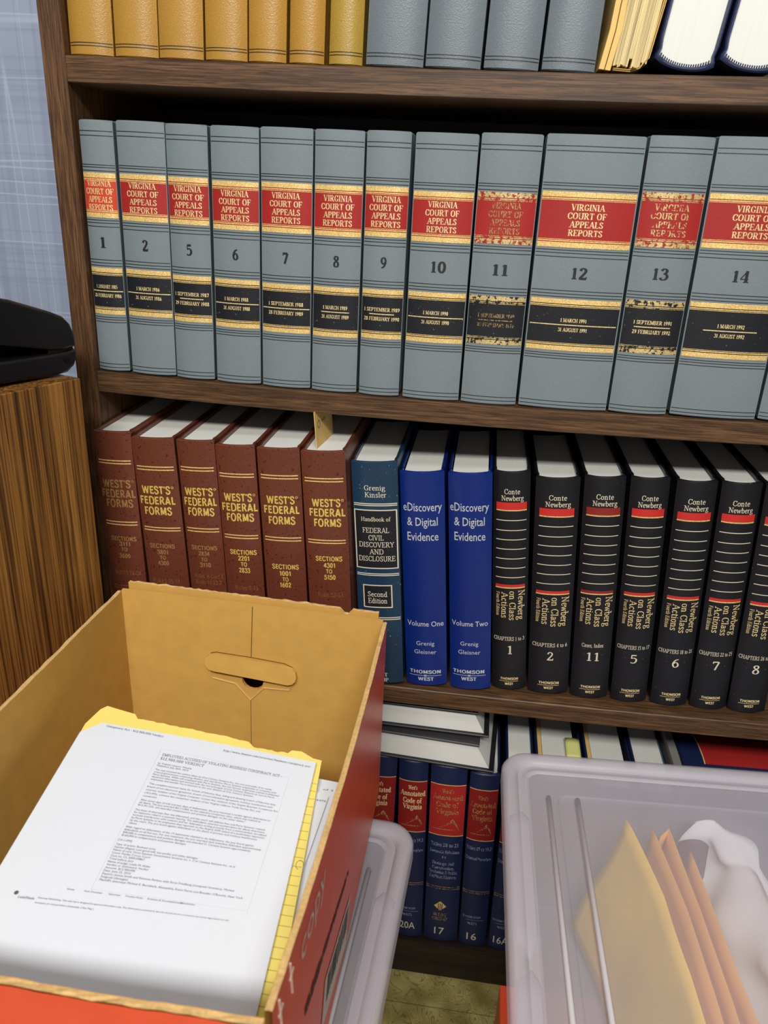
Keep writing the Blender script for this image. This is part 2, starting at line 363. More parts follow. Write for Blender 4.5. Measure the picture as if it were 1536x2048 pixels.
# ---------------------------------------------------------------- serif letters (drawn with thick and thin strokes)
# L thick stroke, l thin stroke, C curve (thick where it runs upright), s serif feet; cap height = 1
GL = {
'A': '.82|l .1 0 .41 1|L .42 1 .73 0|l .2 .34 .62 .34|s .1 0 .73 0',
'B': '.74|L .18 0 .18 1|C .18 .97 .42 .97 .57 .76 .42 .53 .18 .53|C .18 .53 .46 .53 .63 .27 .46 .03 .18 .03|s .15 0 .15 1',
'C': '.78|C .7 .72 .62 .9 .44 .97 .22 .84 .14 .5 .22 .16 .44 .03 .62 .1 .72 .28|l .69 .98 .69 .7',
'D': '.84|L .18 0 .18 1|C .18 .97 .46 .97 .72 .78 .72 .22 .46 .03 .18 .03|s .15 0 .15 1',
'E': '.72|L .18 0 .18 1|l .18 .97 .62 .97|l .18 .51 .48 .51|l .18 .03 .64 .03|l .62 1 .62 .76|l .64 0 .66 .26|l .48 .62 .48 .4|s .15 0 .15 1',
'F': '.68|L .18 0 .18 1|l .18 .97 .62 .97|l .18 .51 .48 .51|l .62 1 .62 .76|l .48 .62 .48 .4|s .18 0 .15 1',
'G': '.84|C .7 .72 .62 .9 .44 .97 .22 .84 .14 .5 .22 .16 .46 .03 .7 .12|L .68 .06 .68 .42|l .69 .98 .69 .7|s .68 .42',
'H': '.88|L .18 0 .18 1|L .7 0 .7 1|l .18 .51 .7 .51|s .18 0 .18 1 .7 0 .7 1',
'I': '.4|L .2 0 .2 1|s .2 0 .2 1',
'J': '.54|C .38 .9 .38 .3 .32 .06 .16 .02 .08 .14|L .38 .3 .38 1|s .38 1',
'K': '.82|L .18 0 .18 1|l .22 .42 .62 1|L .36 .58 .7 0|s .18 0 .18 1 .62 1 .7 0',
'L': '.68|L .18 0 .18 1|l .18 .03 .6 .03|l .6 0 .63 .28|s .18 1 .15 0',
'M': '1.0|l .14 0 .14 1|L .18 1 .48 .05|l .5 .05 .82 1|L .84 0 .84 1|s .14 0 .12 1 .84 0 .86 1',
'N': '.86|l .16 0 .16 1|L .16 1 .7 .03|l .7 0 .7 1|s .16 0 .1 1 .7 1',
'O': '.84|C .42 .98 .2 .84 .12 .5 .2 .16 .42 .02 .64 .16 .72 .5 .64 .84 .42 .98',
'P': '.7|L .18 0 .18 1|C .18 .97 .44 .97 .6 .74 .44 .48 .18 .48|s .18 0 .15 1',
'Q': '.84|C .42 .98 .2 .84 .12 .5 .2 .16 .42 .02 .64 .16 .72 .5 .64 .84 .42 .98|L .42 .1 .74 -.2',
'R': '.8|L .18 0 .18 1|C .18 .97 .44 .97 .6 .75 .44 .51 .18 .51|L .4 .5 .68 0|s .18 0 .15 1 .7 0',
'S': '.62|C .52 .76 .44 .94 .3 .97 .15 .86 .14 .7 .3 .55 .46 .42 .52 .24 .44 .08 .3 .03 .15 .08 .1 .26|l .51 .98 .51 .74|l .11 .02 .11 .28',
'T': '.76|L .38 0 .38 1|l .08 .97 .68 .97|l .09 1 .09 .74|l .67 1 .67 .74|s .38 0',
'U': '.84|C .18 1 .18 .3 .26 .08 .44 .02 .62 .1 .68 .3 .68 1|L .18 .3 .18 1|s .18 1 .68 1',
'V': '.8|L .1 1 .4 0|l .42 0 .7 1|s .1 1 .7 1',
'W': '1.1|L .08 1 .32 0|l .34 0 .54 .9|L .54 .95 .78 0|l .8 0 1.02 1|s .08 1 .52 1 1.02 1',
'X': '.8|L .12 1 .66 0|l .12 0 .64 1|s .12 1 .66 0 .12 0 .64 1',
'Y': '.78|L .1 1 .39 .48|l .39 .46 .68 1|L .39 0 .39 .5|s .1 1 .68 1 .39 0',
'Z': '.7|l .1 .97 .6 .97|L .58 .96 .1 .04|l .1 .03 .62 .03|l .1 1 .1 .76|l .62 0 .62 .26',
'0': '.62|C .31 .98 .16 .8 .12 .5 .16 .2 .31 .02 .46 .2 .5 .5 .46 .8 .31 .98',
'1': '.5|L .27 0 .27 .98|l .27 .95 .12 .84|s .27 0',
'2': '.62|C .12 .76 .2 .93 .32 .97 .46 .86 .46 .66 .32 .4 .1 .06|L .08 .07 .54 .07|l .52 .02 .55 .24',
'3': '.6|C .12 .8 .22 .95 .34 .96 .46 .84 .42 .64 .26 .53|C .26 .53 .44 .5 .52 .28 .42 .08 .26 .02 .12 .08 .1 .2',
'4': '.62|L .42 0 .42 1|l .42 .98 .06 .3|l .06 .28 .56 .28|s .42 0',
'5': '.6|L .16 .93 .5 .93|l .16 .96 .14 .56|C .14 .56 .3 .63 .48 .5 .5 .28 .4 .08 .24 .02 .1 .1',
'6': '.62|C .5 .95 .3 .84 .16 .56 .13 .3 .2 .08 .32 .02 .46 .12 .5 .32 .42 .54 .3 .58 .16 .44',
'7': '.6|L .1 .93 .52 .93|L .52 .93 .26 0|l .1 .97 .1 .74',
'8': '.62|C .31 .97 .18 .88 .17 .72 .31 .55 .46 .38 .49 .2 .42 .06 .31 .02 .18 .06 .13 .22 .18 .4 .31 .53 .44 .7 .44 .88 .31 .97',
'9': '.62|C .12 .05 .32 .16 .46 .44 .49 .7 .42 .92 .3 .98 .16 .88 .12 .68 .2 .46 .32 .42 .46 .56',
'a': '.56|C .12 .52 .2 .64 .32 .66 .42 .54 .42 .2|L .42 .5 .42 .1|l .42 .1 .5 .02|C .42 .4 .24 .36 .1 .22 .14 .06 .24 .02 .42 .16',
'b': '.6|L .15 0 .15 1.02|C .15 .52 .3 .66 .46 .58 .52 .33 .44 .08 .3 .01 .15 .12|s .1 1.02',
'c': '.52|C .46 .52 .38 .64 .28 .66 .14 .52 .1 .33 .16 .12 .3 .01 .46 .12',
'd': '.62|L .45 0 .45 1.02|C .45 .52 .3 .66 .14 .56 .09 .33 .15 .1 .3 .01 .45 .14|s .4 1.02 .5 0',
'e': '.54|C .12 .38 .44 .38 .44 .54 .3 .66 .15 .56 .1 .33 .17 .1 .3 .01 .47 .14',
'f': '.38|C .42 .96 .32 1.02 .2 .94 .18 .7|L .18 0 .18 .8|l .06 .63 .34 .63|s .18 0',
'g': '.58|C .28 .65 .14 .58 .12 .42 .2 .28 .34 .28 .44 .4 .42 .58 .28 .65|C .2 .28 .12 .14 .2 .06 .4 .04 .52 -.06 .48 -.22 .3 -.3 .1 -.24 .08 -.1 .2 .04|l .4 .6 .54 .66',
'h': '.64|L .15 0 .15 1.02|C .15 .5 .28 .64 .4 .64 .48 .48 .48 .2|L .48 0 .48 .45|s .15 0 .1 1.02 .48 0',
'i': '.33|L .17 0 .17 .66|D .17 .88|s .17 0 .11 .66',
'j': '.33|L .18 -.1 .18 .66|C .18 .1 .17 -.2 .04 -.28|D .18 .88|s .12 .66',
'k': '.62|L .15 0 .15 1.02|l .18 .26 .46 .66|L .26 .4 .52 0|s .15 0 .1 1.02 .46 .66 .52 0',
'l': '.33|L .17 0 .17 1.02|s .17 0 .11 1.02',
'm': '.94|L .15 0 .15 .66|C .15 .5 .26 .63 .38 .64 .46 .48 .46 .2|L .46 0 .46 .45|C .46 .5 .58 .63 .7 .64 .78 .48 .78 .2|L .78 0 .78 .45|s .15 0 .1 .66 .46 0 .78 0',
'n': '.64|L .15 0 .15 .66|C .15 .5 .28 .64 .4 .64 .48 .48 .48 .2|L .48 0 .48 .45|s .15 0 .1 .66 .48 0',
'o': '.6|C .3 .66 .15 .56 .1 .33 .15 .1 .3 .01 .45 .1 .5 .33 .45 .56 .3 .66',
'p': '.62|L .15 -.3 .15 .66|C .15 .52 .3 .66 .46 .58 .52 .33 .44 .08 .3 .01 .15 .12|s .15 -.3 .1 .66',
'q': '.6|L .45 -.3 .45 .66|C .45 .52 .3 .66 .14 .56 .09 .33 .15 .1 .3 .01 .45 .14|s .45 -.3',
'r': '.46|L .15 0 .15 .66|C .15 .46 .24 .6 .36 .65 .43 .58|s .15 0 .1 .66',
's': '.48|C .4 .54 .32 .65 .22 .65 .12 .56 .14 .44 .28 .34 .39 .22 .36 .06 .22 .01 .1 .06|l .4 .66 .4 .5|l .1 .01 .1 .18',
't': '.4|L .19 .08 .19 .84|l .06 .64 .36 .64|C .19 .14 .26 .02 .38 .06',
'u': '.64|C .15 .6 .15 .2 .22 .04 .34 .02 .47 .16|L .15 .2 .15 .66|L .47 0 .47 .66|s .1 .66 .42 .66 .52 0',
'v': '.6|L .1 .66 .3 0|l .31 0 .5 .66|s .1 .66 .5 .66',
'w': '.86|L .08 .66 .26 0|l .27 0 .43 .62|L .43 .64 .61 0|l .62 0 .79 .66|s .08 .66 .79 .66',
'x': '.6|L .1 .66 .5 0|l .1 0 .48 .66|s .1 .66 .5 0 .1 0 .48 .66',
'y': '.6|L .1 .66 .3 .02|l .5 .66 .28 -.12|C .28 -.12 .2 -.28 .08 -.26|s .1 .66 .5 .66',
'z': '.52|l .1 .63 .44 .63|L .42 .62 .1 .04|l .1 .03 .46 .03',
'.': '.28|D .14 .06', ',': '.28|D .14 .06|l .16 .04 .1 -.16', "'": '.24|L .12 1 .12 .76', '-': '.42|L .08 .34 .34 .34',
'/': '.46|l .06 -.1 .4 1.05', ':': '.28|D .14 .06|D .14 .56', '$': '.62|C .52 .76 .44 .9 .3 .93 .15 .84 .14 .7 .3 .55 .46 .42 .52 .24 .44 .12 .3 .07 .15 .12 .1 .26|l .31 -.08 .31 1.08',
'&': '.86|C .7 .5 .6 .2 .38 .02 .16 .08 .14 .28 .34 .5 .46 .74 .38 .96 .24 .9 .24 .72 .4 .4 .72 .02|l .58 .5 .8 .5', '(': '.32|C .26 1.04 .12 .7 .12 .2 .26 -.16', ')': '.32|C .06 1.04 .2 .7 .2 .2 .06 -.16',
}
SG = {  # plain upright forms for the sans lettering (others reuse the shapes above without feet)
'C': '.78|C .7 .74 .6 .92 .42 .97 .2 .84 .13 .5 .2 .16 .42 .03 .6 .08 .7 .28',
'E': '.66|L .18 0 .18 1|L .18 .92 .6 .92|L .18 .52 .55 .52|L .18 .08 .62 .08', 'F': '.62|L .18 0 .18 1|L .18 .92 .58 .92|L .18 .5 .52 .5',
'G': '.82|C .7 .74 .6 .92 .42 .97 .2 .84 .13 .5 .2 .16 .44 .03 .6 .06 .7 .16|L .68 .06 .68 .46|L .42 .44 .72 .44',
'L': '.6|L .18 0 .18 1|L .18 .08 .56 .08', 'S': '.66|C .56 .74 .48 .92 .32 .97 .16 .9 .13 .72 .26 .58 .46 .46 .56 .28 .48 .08 .32 .02 .15 .08 .08 .28',
'T': '.66|L .33 0 .33 1|L .04 .92 .62 .92', 'Z': '.66|L .06 .92 .58 .92|L .56 .9 .1 .1|L .06 .08 .6 .08', '2': '.6|C .1 .72 .18 .92 .32 .97 .47 .84 .46 .66 .32 .42 .08 .1|L .06 .08 .54 .08',
'7': '.58|L .06 .92 .54 .92|L .5 .94 .24 0', '1': '.46|L .28 0 .28 1|L .28 .86 .1 .76', 'M': '.94|L .16 0 .16 1|L .18 1 .46 .1|L .46 .1 .74 1|L .76 0 .76 1',
'N': '.8|L .16 0 .16 1|L .18 .98 .6 .02|L .62 0 .62 1', 'W': '1.1|L .08 1 .3 0|L .3 0 .54 .95|L .54 .95 .78 0|L .78 0 1.0 1', 'V': '.74|L .08 1 .36 0|L .36 0 .64 1', 'A': '.78|L .08 0 .38 1|L .38 1 .68 0|L .2 .28 .56 .28',
's': '.48|C .4 .5 .32 .65 .22 .65 .12 .56 .14 .44 .28 .34 .39 .22 .36 .06 .22 .01 .1 .1', '3': '.6|C .1 .76 .2 .94 .32 .97 .46 .84 .42 .62 .26 .53|C .26 .53 .46 .5 .52 .28 .44 .06 .28 .02 .14 .08 .08 .26',
'4': '.62|L .42 0 .42 1|L .42 .96 .06 .28|L .06 .24 .58 .24', '5': '.6|L .14 .92 .5 .92|L .16 .96 .13 .5|C .14 .52 .3 .62 .48 .52 .5 .28 .42 .08 .26 .02 .12 .08 .07 .24',
}
def spline(p, n=4):
    if len(p) < 3: return p
    closed = p[0] == p[-1]
    q = ([p[-2]] + p + [p[1]]) if closed else ([p[0]] + p + [p[-1]])
    out = []
    for i in range(1, len(q) - 2):
        for k in range(n):
            u = k / n; a, b, c, d = q[i - 1], q[i], q[i + 1], q[i + 2]
            out.append(tuple(0.5 * (2 * b[j] + (c[j] - a[j]) * u + (2 * a[j] - 5 * b[j] + 4 * c[j] - d[j]) * u * u + (3 * b[j] - a[j] - 3 * c[j] + d[j]) * u ** 3) for j in (0, 1)))
    return out + [p[-1]]
def stroke(pts, width):
    v, f = [], []
    n = len(pts)
    for i, p in enumerate(pts):
        a, b = pts[max(i - 1, 0)], pts[min(i + 1, n - 1)]
        if pts[0] == pts[-1] and n > 3:
            a, b = pts[(i - 1) % (n - 1)], pts[(i + 1) % (n - 1)]
        dx, dy = b[0] - a[0], b[1] - a[1]; L = sqrt(dx * dx + dy * dy) or 1e-6
        w = width(abs(dy / L)) / 2
        v += [(p[0] - dy / L * w, p[1] + dx / L * w), (p[0] + dy / L * w, p[1] - dx / L * w)]
    f = [(2 * i, 2 * i + 1, 2 * i + 3, 2 * i + 2) for i in range(n - 1)]
    return v, f
GC = {}
def glyph(ch, T=0.19, TH=0.075, sans=False):
    if (ch, T) in GC: return GC[(ch, T)]
    mb = MB(); parts = (SG.get(ch, GL[ch]) if sans else GL[ch]).split('|')
    if sans: TH = T * 0.92
    def put(v, f): mb.add([(x, y, 0) for x, y in v], f)
    for s in parts[1:]:
        k, nums = s[0], [float(x) for x in s[1:].split()]
        P = list(zip(nums[::2], nums[1::2]))
        if k == 'L': put(*stroke(P, lambda d: T))
        elif k == 'l': put(*stroke(P, lambda d: TH))
        elif k == 'C': put(*stroke(spline(P), lambda d: TH + (T - TH) * d ** 1.3))
        elif k == 's' and sans: pass
        elif k == 's':
            for x, y in P:
                y0 = y if y < 0.3 else y - TH
                w = 0.10 + T * 0.35
                put([(x - w, y0), (x + w, y0), (x + w, y0 + TH), (x - w, y0 + TH)], [(0, 1, 2, 3)])
        elif k == 'D':
            for x, y in P:
                r = T * 0.55
                put([(x + r * cos(i * pi / 4), y + r * sin(i * pi / 4)) for i in range(8)], [tuple(range(8))])
    GC[(ch, T)] = (float(parts[0]), mb.v, mb.f)
    return GC[(ch, T)]
def serif_text(s, T=0.19, sans=False):
    x = 0; mb = MB(); x0 = None
    for ch in s:
        if ch == ' ': x += 0.34; continue
        a, v, f = glyph(ch if ch in GL else '-', T, 0.075, sans)
        mb.add([(p[0] + x, p[1], 0) for p in v], f)
        x += a + 0.02
    xs = [p[0] for p in mb.v]
    return [(p[0] - min(xs), p[1]) for p in mb.v], mb.f, max(xs) - min(xs)

SANS = {}
def prepare_sans(strings):
    """outline the sans lettering with the built-in font, cap height scaled to 1"""
    obs = []
    for s, off in [('H', 0.0)] + strings:
        if (s, off) in SANS: continue
        c = bpy.data.curves.new('lettering', 'FONT'); c.body = s; c.resolution_u = 2; c.offset = off; c.fill_mode = 'FRONT'
        o = bpy.data.objects.new('lettering', c); COL.objects.link(o); obs.append((s, off, o))
        SANS[(s, off)] = None
    dg = bpy.context.evaluated_depsgraph_get(); dg.update()
    cap = None
    for s, off, o in obs:
        me = o.evaluated_get(dg).to_mesh()
        vs = [(v.co.x, v.co.y) for v in me.vertices]; fs = [tuple(p.vertices) for p in me.polygons]
        if cap is None: cap = max(v[1] for v in vs)
        x0 = min(v[0] for v in vs); x1 = max(v[0] for v in vs)
        SANS[(s, off)] = ([((x - x0) / cap, y / cap) for x, y in vs], fs, (x1 - x0) / cap)
    for s, off, o in obs:
        c = o.data; bpy.data.objects.remove(o); bpy.data.curves.remove(c)
    SANS['cap'] = cap
BOLD = 0.007
def text_geo(font, s):
    if font[0] == 'N': return SANS[(s, BOLD)]
    if font[0] == 'n': return SANS[(s, 0.0)]
    if font[0] == 'B': return serif_text(s, 0.201, True)
    return serif_text(s, {'S': 0.19, 's': 0.12}[font[0]])

def lettering(name, lines, fn, m, parent, label=None):
    """lines: (font, text, u, v, width, cap height) in mm; fn maps (u, v) in m to a point"""
    mb = MB()
    for font, s, u, v, W, h in lines:
        vs, fs, w = text_geo(font, s)
        sx = (W / 1000) / w if W else h / 1000
        hh = h / 1000
        out = []
        for x, y in vs:
            a, b = (x - w / 2) * sx, (y - 0.5) * hh
            if font.endswith('V'): a, b = b, -a
            elif font.endswith('L'): a = x * sx
            out.append(fn(u / 1000 + a, v / 1000 + b))
        mb.add(out, fs)
    o = mb.build(name, m, parent)
    if label: o['label'] = label
    return o

# ---------------------------------------------------------------- books
class Book:
    def __init__(s, name, label, cat, group, loc, H, w, d, cover, rot=(0, 0, 0), sag=0.005, bt=0.003, over=0.004, page_mat=None, head=0.0025, pw=0.0, zf=None):
        s.dz = 0.0
        if zf:      # a leaning book stands on its lower corner
            s.dz = max(zf(loc[0] + q * w / 2) + q * w / 2 * sin(rot[1]) for q in (-1, 0, 1)) - zf(loc[0]) + 0.0003
            if abs(rot[0]) < 0.1: H -= s.dz
            else: s.dz0, s.dz = s.dz, 0.0
            loc = (loc[0], loc[1], loc[2] + (s.dz or s.dz0))
        s.root = thing(name, label, cat, loc, rot, group)
        s.w, s.H, s.sag = w, H, sag
        mb = MB()
        N = 14
        def prof(off):
            P = [(-w / 2 + off, d), (-w / 2 + off, sag + 0.016), (-w / 2 + off + (0.0015 if off == 0 else 0.001), sag + 0.008), (-w / 2 + off, sag + 0.0035)]
            hw = w / 2 - off
            for i in range(N + 1):
                tt = -1 + 2 * i / N
                P.append((hw * tt, off + sag * abs(tt) ** 2.4))
            return P + [(-x, y) for x, y in P[3::-1]]
        po, pi_ = prof(0), prof(bt)
        e = 0.0012
        n = len(po)
        def mixp(k): return [(a[0] + (b[0] - a[0]) * k, a[1] + (b[1] - a[1]) * k) for a, b in zip(po, pi_)]
        loops = []
        for z, k in ((0, 1), (0, 0.45), (e, 0.0), (H - e, 0.0), (H, 0.45), (H, 1)):
            loops.append([(x, y, z) for x, y in mixp(k)])
        loops.append(loops[0])
        v = [p for l in loops for p in l]; f = []
        for i in range(len(loops) - 1):
            for k in range(n - 1):
                f.append((i * n + k, i * n + k + 1, (i + 1) * n + k + 1, (i + 1) * n + k))
        for base in (0, n - 1):
            f.append(tuple(base + i * n for i in range(6)))
        mb.add(v, f)
        s.cover = smooth_angle(mb.build('cover', cover, s.root), 35)
        # page block with the front following the spine, rounded fore edge
        hw = w / 2 - bt - 0.0002 - pw
        front = [(hw * (-1 + 2 * i / 10), bt + 0.0006 + sag * abs(-1 + 2 * i / 10) ** 2.4) for i in range(11)]
        back = [(hw * (1 - 2 * i / 10), d - over - 0.004 * (1 - (1 - 2 * i / 10) ** 2)) for i in range(11)]
        ring = front + back
        pb = MB(); pb.loft([[(x, y, 0.0032) for x, y in ring], [(x, y, H - over) for x, y in ring]], True, True)
        s.block = pb.build('page_block', page_mat or M['pages'], s.root)
        if head:   # head band, the small padded strip at the top of the spine
            hb = MB(); hb.tube([(hw * 0.92 * (-1 + 2 * i / 10), bt + 0.0012 + sag * abs(-1 + 2 * i / 10) ** 2.4, H - over + 0.0006) for i in range(11)], 0.0011, 6)
            hb.build('head_band', M['paper'], s.root)
    def S(s, u, v, e=0.00025):
        tt = max(-1, min(1, u / (s.w / 2)))
        return (u, s.sag * abs(tt) ** 2.4 - e, v - s.dz)
    def band(s, mb, u0, u1, v0, v1, e=0.0002, nu=12):
        return mb.grid(lambda a, b: s.S(u0 + (u1 - u0) * a, v0 + (v1 - v0) * b, e), nu, 1)
    def rules(s, name, vs, m, parent=None, half=None, th=0.0006, e=0.0002):
        half = half or s.w / 2 * 0.985
        for v in vs:
            mb = MB(); s.band(mb, -half, half, v - th / 2, v + th / 2, e)
            mb.build(name, m, parent or s.root)

def zA(x): return 0.300 - 0.018 * x * max(0.85 - x, 0)
def z2(x): return -0.0386 * x * max(0.85 - x, 0)
def z3(x): return -0.3545 - 0.05 * x * max(0.85 - x, 0)
Z4 = -0.786

# per-volume data of the long grey set: number, x of spine at the shelf, x at the top, height, label edges above the base, dates, wear
R2 = [('1', .0010, .0350, .0025, .0389, .2466, .1992, .1573, .1086, .0613, '1 JANUARY 1985', '28 FEBRUARY 1986', 0),
 ('2', .0380, .0877, .0410, .0908, .2483, .2006, .1569, .1098, .0627, '1 MARCH 1986', '31 AUGUST 1986', 0),
 ('5', .0887, .1306, .0907, .1340, .2484, .2012, .1573, .1080, .0614, '1 SEPTEMBER 1987', '29 FEBRUARY 1988', 0),
 ('6', .1333, .1819, .1360, .1850, .2492, .2004, .1557, .1080, .0596, '1 MARCH 1988', '31 AUGUST 1988', 0),
 ('7', .1830, .2365, .1865, .2372, .2506, .2021, .1563, .1073, .0586, '1 SEPTEMBER 1988', '28 FEBRUARY 1989', 0),
 ('8', .2376, .2850, .2386, .2881, .2511, .2028, .1564, .1078, .0582, '1 MARCH 1989', '31 AUGUST 1989', 0),
 ('9', .2878, .3309, .2890, .3317, .2522, .2041, .1585, .1087, .0600, '1 SEPTEMBER 1989', '28 FEBRUARY 1990', 0),
 ('10', .3344, .3937, .3350, .3944, .2525, .2020, .1565, .1093, .0599, '1 MARCH 1990', '31 AUGUST 1990', 0),
 ('11', .3961, .4525, .3955, .4536, .2542, .2039, .1579, .1092, .0621, '1 SEPTEMBER 1990', '28 FEBRUARY 1991', 2),
 ('12', .4553, .5445, .4555, .5450, .2552, .2068, .1576, .1102, .0604, '1 MARCH 1991', '31 AUGUST 1991', 0),
 ('13', .5468, .6036, .5468, .6048, .2560, .2087, .1611, .1125, .0619, '1 SEPTEMBER 1991', '29 FEBRUARY 1992', 1),
 ('14', .6073, .6899, .6061, .6901, .2564, .2091, .1620, .1129, .0608, '1 MARCH 1992', '31 AUGUST 1992', 0),
 ('15', .6925, .7480, .6925, .7480, .2566, .2091, .1620, .1129, .0608, '1 SEPTEMBER 1992', '28 FEBRUARY 1993', 0)]
TX = {
'r1':[('B',"WEST'S",-0.4,235.4,32.5,9.0),('B','FEDERAL',0.5,223.5,38.5,9.1),('B','FORMS',1.0,212.1,31.0,9.2),('B','SECTIONS',0.8,168.4,29.8,5.1),('B','3111',1.4,162.0,13.4,5.1),('B','TO',0.5,155.1,7.3,4.5),('B','3600',0.2,146.8,13.5,5.2),('B','RULES 24-34',1.4,124.9,30.9,5.3)],
'r2':[('B',"WEST'S",-1.6,234.2,33.3,9.0),('B','FEDERAL',-1.3,221.7,40.6,9.1),('B','FORMS',-1.6,209.1,31.9,9.2),('B','SECTIONS',-1.9,166.0,30.1,5.1),('B','3801',-2.1,158.4,13.3,5.1),('B','TO',-2.3,151.4,7.3,4.5),('B','4300',-2.5,144.4,13.4,5.2),('B','RULES 35-51',-2.1,121.3,31.9,5.3)],
'r3':[('B',"WEST'S",-0.4,237.9,32.2,8.9),('B','FEDERAL',0.2,226.1,37.0,9.0),('B','FORMS',0.3,214.2,30.2,9.1),('B','SECTIONS',-0.2,170.1,30.2,5.0),('B','2834',-0.8,163.0,13.1,5.1),('B','TO',-1.0,155.6,7.2,4.5),('B','3110',-0.4,148.7,13.2,5.1),('B',"Rules 16 Cont'd",1.9,134.3,32.5,5.2),('B','Rules 17-23.2',1.2,126.4,30.2,5.2)],
'r4':[('B',"WEST'S",-0.1,236.7,31.9,8.9),('B','FEDERAL',0.8,225.0,40.0,8.9),('B','FORMS',1.0,213.1,31.0,9.0),('B','SECTIONS',1.2,170.5,31.0,5.6),('B','2201',1.3,163.0,12.9,5.7),('B','TO',1.3,155.5,7.1,5.1),('B','2833',1.4,148.0,13.0,5.7),('B','Rules 9-16',2.1,125.6,26.8,5.9)],
'r5':[('B',"WEST'S",0.0,239.3,31.4,8.8),('B','FEDERAL',0.4,227.7,39.5,8.9),('B','FORMS',0.3,215.2,30.1,9.0),('B','SECTIONS',0.9,158.5,30.8,5.7),('B','1001',0.4,150.3,12.8,5.7),('B','TO',0.5,142.7,7.0,5.1),('B','1602',0.1,135.7,12.9,5.8)],
'r6':[('B',"WEST'S",1.5,241.6,31.5,8.7),('B','FEDERAL',2.2,230.2,39.4,8.8),('B','FORMS',2.2,218.3,30.1,8.9),('B','SECTIONS',1.6,174.8,30.1,5.6),('B','4301',1.8,166.8,13.1,5.6),('B','TO',1.5,159.4,6.9,5.0),('B','5150',1.8,152.0,13.2,5.7),('B','Rules 52-63',1.5,129.7,29.0,5.8)],
'gr':[('s','Grenig',0.1,255.6,23.4,5.8),('s','Kinsler',0.9,247.5,24.0,5.9)],
'gr2':[('s','Handbook of',0.1,218.4,33.5,4.8),('s','FEDERAL',-0.5,205.0,30.2,6.1),('s','CIVIL',-0.4,195.9,17.1,6.2),('s','DISCOVERY',-0.2,187.3,40.4,6.2),('s','AND',-0.6,178.6,16.1,6.2),('s','DISCLOSURE',-0.4,169.9,42.0,6.3)],
'gr3':[('s','Second',-1.2,124.5,23.0,6.5),('s','Edition',-1.4,116.0,22.5,6.6)],
'gr4':[('S','WEST',-2.7,15.3,19.7,5.0),('S','GROUP',-3.0,8.1,22.2,5.0)],
'e1':[('N','eDiscovery',0.0,235.8,42.9,9.6),('N','& Digital',-0.4,218.4,34.2,9.8),('N','Evidence',-0.2,200.3,35.0,10.0)],
'e1b':[('N','Volume One',0.3,88.4,42.6,6.7),('n','Grenig',-0.2,61.9,21.5,5.5),('n','Gleisner',-0.4,50.2,26.4,5.5),('B','THOMSON',-1.0,22.2,37.1,4.6),('B','WEST',-0.6,12.3,18.9,4.6)],
'e2':[('N','eDiscovery',-0.8,239.9,42.8,9.6),('N','& Digital',-0.8,222.7,33.7,9.8),('N','Evidence',-0.3,204.7,34.5,10.0)],
'e2b':[('N','Volume Two',-0.4,93.5,42.0,6.7),('n','Grenig',-1.0,66.5,21.2,5.4),('n','Gleisner',-1.0,54.9,26.1,5.5),('B','THOMSON',-1.7,27.7,37.1,4.6),('B','WEST',-1.7,17.9,18.0,4.6)],
'bk':[('s','Conte',0.4,255.3,19.3,6.0),('s','Newberg',0.8,247.5,27.9,6.0),('sV','Newberg',14.6,114.7,39.0,8.2),('sV','on Class',3.2,113.9,37.8,8.2),('sV','Actions',-7.1,114.7,33.9,8.2),('sV','Fourth Edition',-15.6,115.6,31.3,4.2)],
'bk2':[('B','THOMSON',0.6,17.5,23.6,3.3),('B','WEST',0.3,10.4,11.3,3.3)],
'w2':[('S',"West's",0.5,268.3,15.4,6.5),('S','Annotated',1.0,257.8,39.8,8.1),('S','Code of',0.8,246.2,29.7,8.2),('S','Virginia',0.7,234.6,29.8,8.3)],
'w2b':[('S','Titles 20 to 21',-0.8,178.1,36.4,6.0),('S','Domestic Relations',-0.3,166.0,39.0,5.2),('S','to',-0.6,157.1,5.3,4.4),('S','Drainage, Soil',-1.4,145.5,29.5,5.3),('S','Conservation,',-1.1,137.5,29.5,5.3),('S','Sanitation & Public',-0.8,129.5,38.0,5.4),('S','Facilities Districts',-1.1,121.3,36.5,5.4)],
'w2c':[('S','WEST',-2.4,51.5,19.4,5.7),('S','GROUP',-2.1,43.9,20.8,5.7)],
'w3':[('S',"West's",-0.1,264.2,12.6,6.4),('S','Annotated',0.0,252.7,33.6,8.1),('S','Code of',0.1,242.0,25.5,8.2),('S','Virginia',-0.5,231.1,26.9,8.3)],
'w3b':[('S','Titles 19 to 19.2',-0.6,179.1,33.0,6.0),('S','Criminal Procedure',-0.5,161.6,33.2,5.2)],
'w3c':[('B','THOMSON',-3.3,55.4,24.6,3.7),('B','WEST',-1.9,43.4,13.7,4.2)],
'w1':[('S',"West's",0.2,267.5,11.7,6.5),('S','Annotated',0.5,257.7,33.0,8.2),('S','Code of',0.1,246.1,24.8,8.2),('S','Virginia',-0.3,236.1,24.9,8.3)],
}
BLACKS = [('b1', '1', 'CHAPTERS 1 to 3'), ('b2', '2', 'CHAPTERS 4 to 6'), ('b11', '11', 'Cases, Index'), ('b5', '5', 'CHAPTERS 15 to 17'), ('b6', '6', 'CHAPTERS 18 to 21'), ('b7', '7', 'CHAPTERS 22 to 25'), ('b8', '8', 'CHAPTERS 26 to 28')]
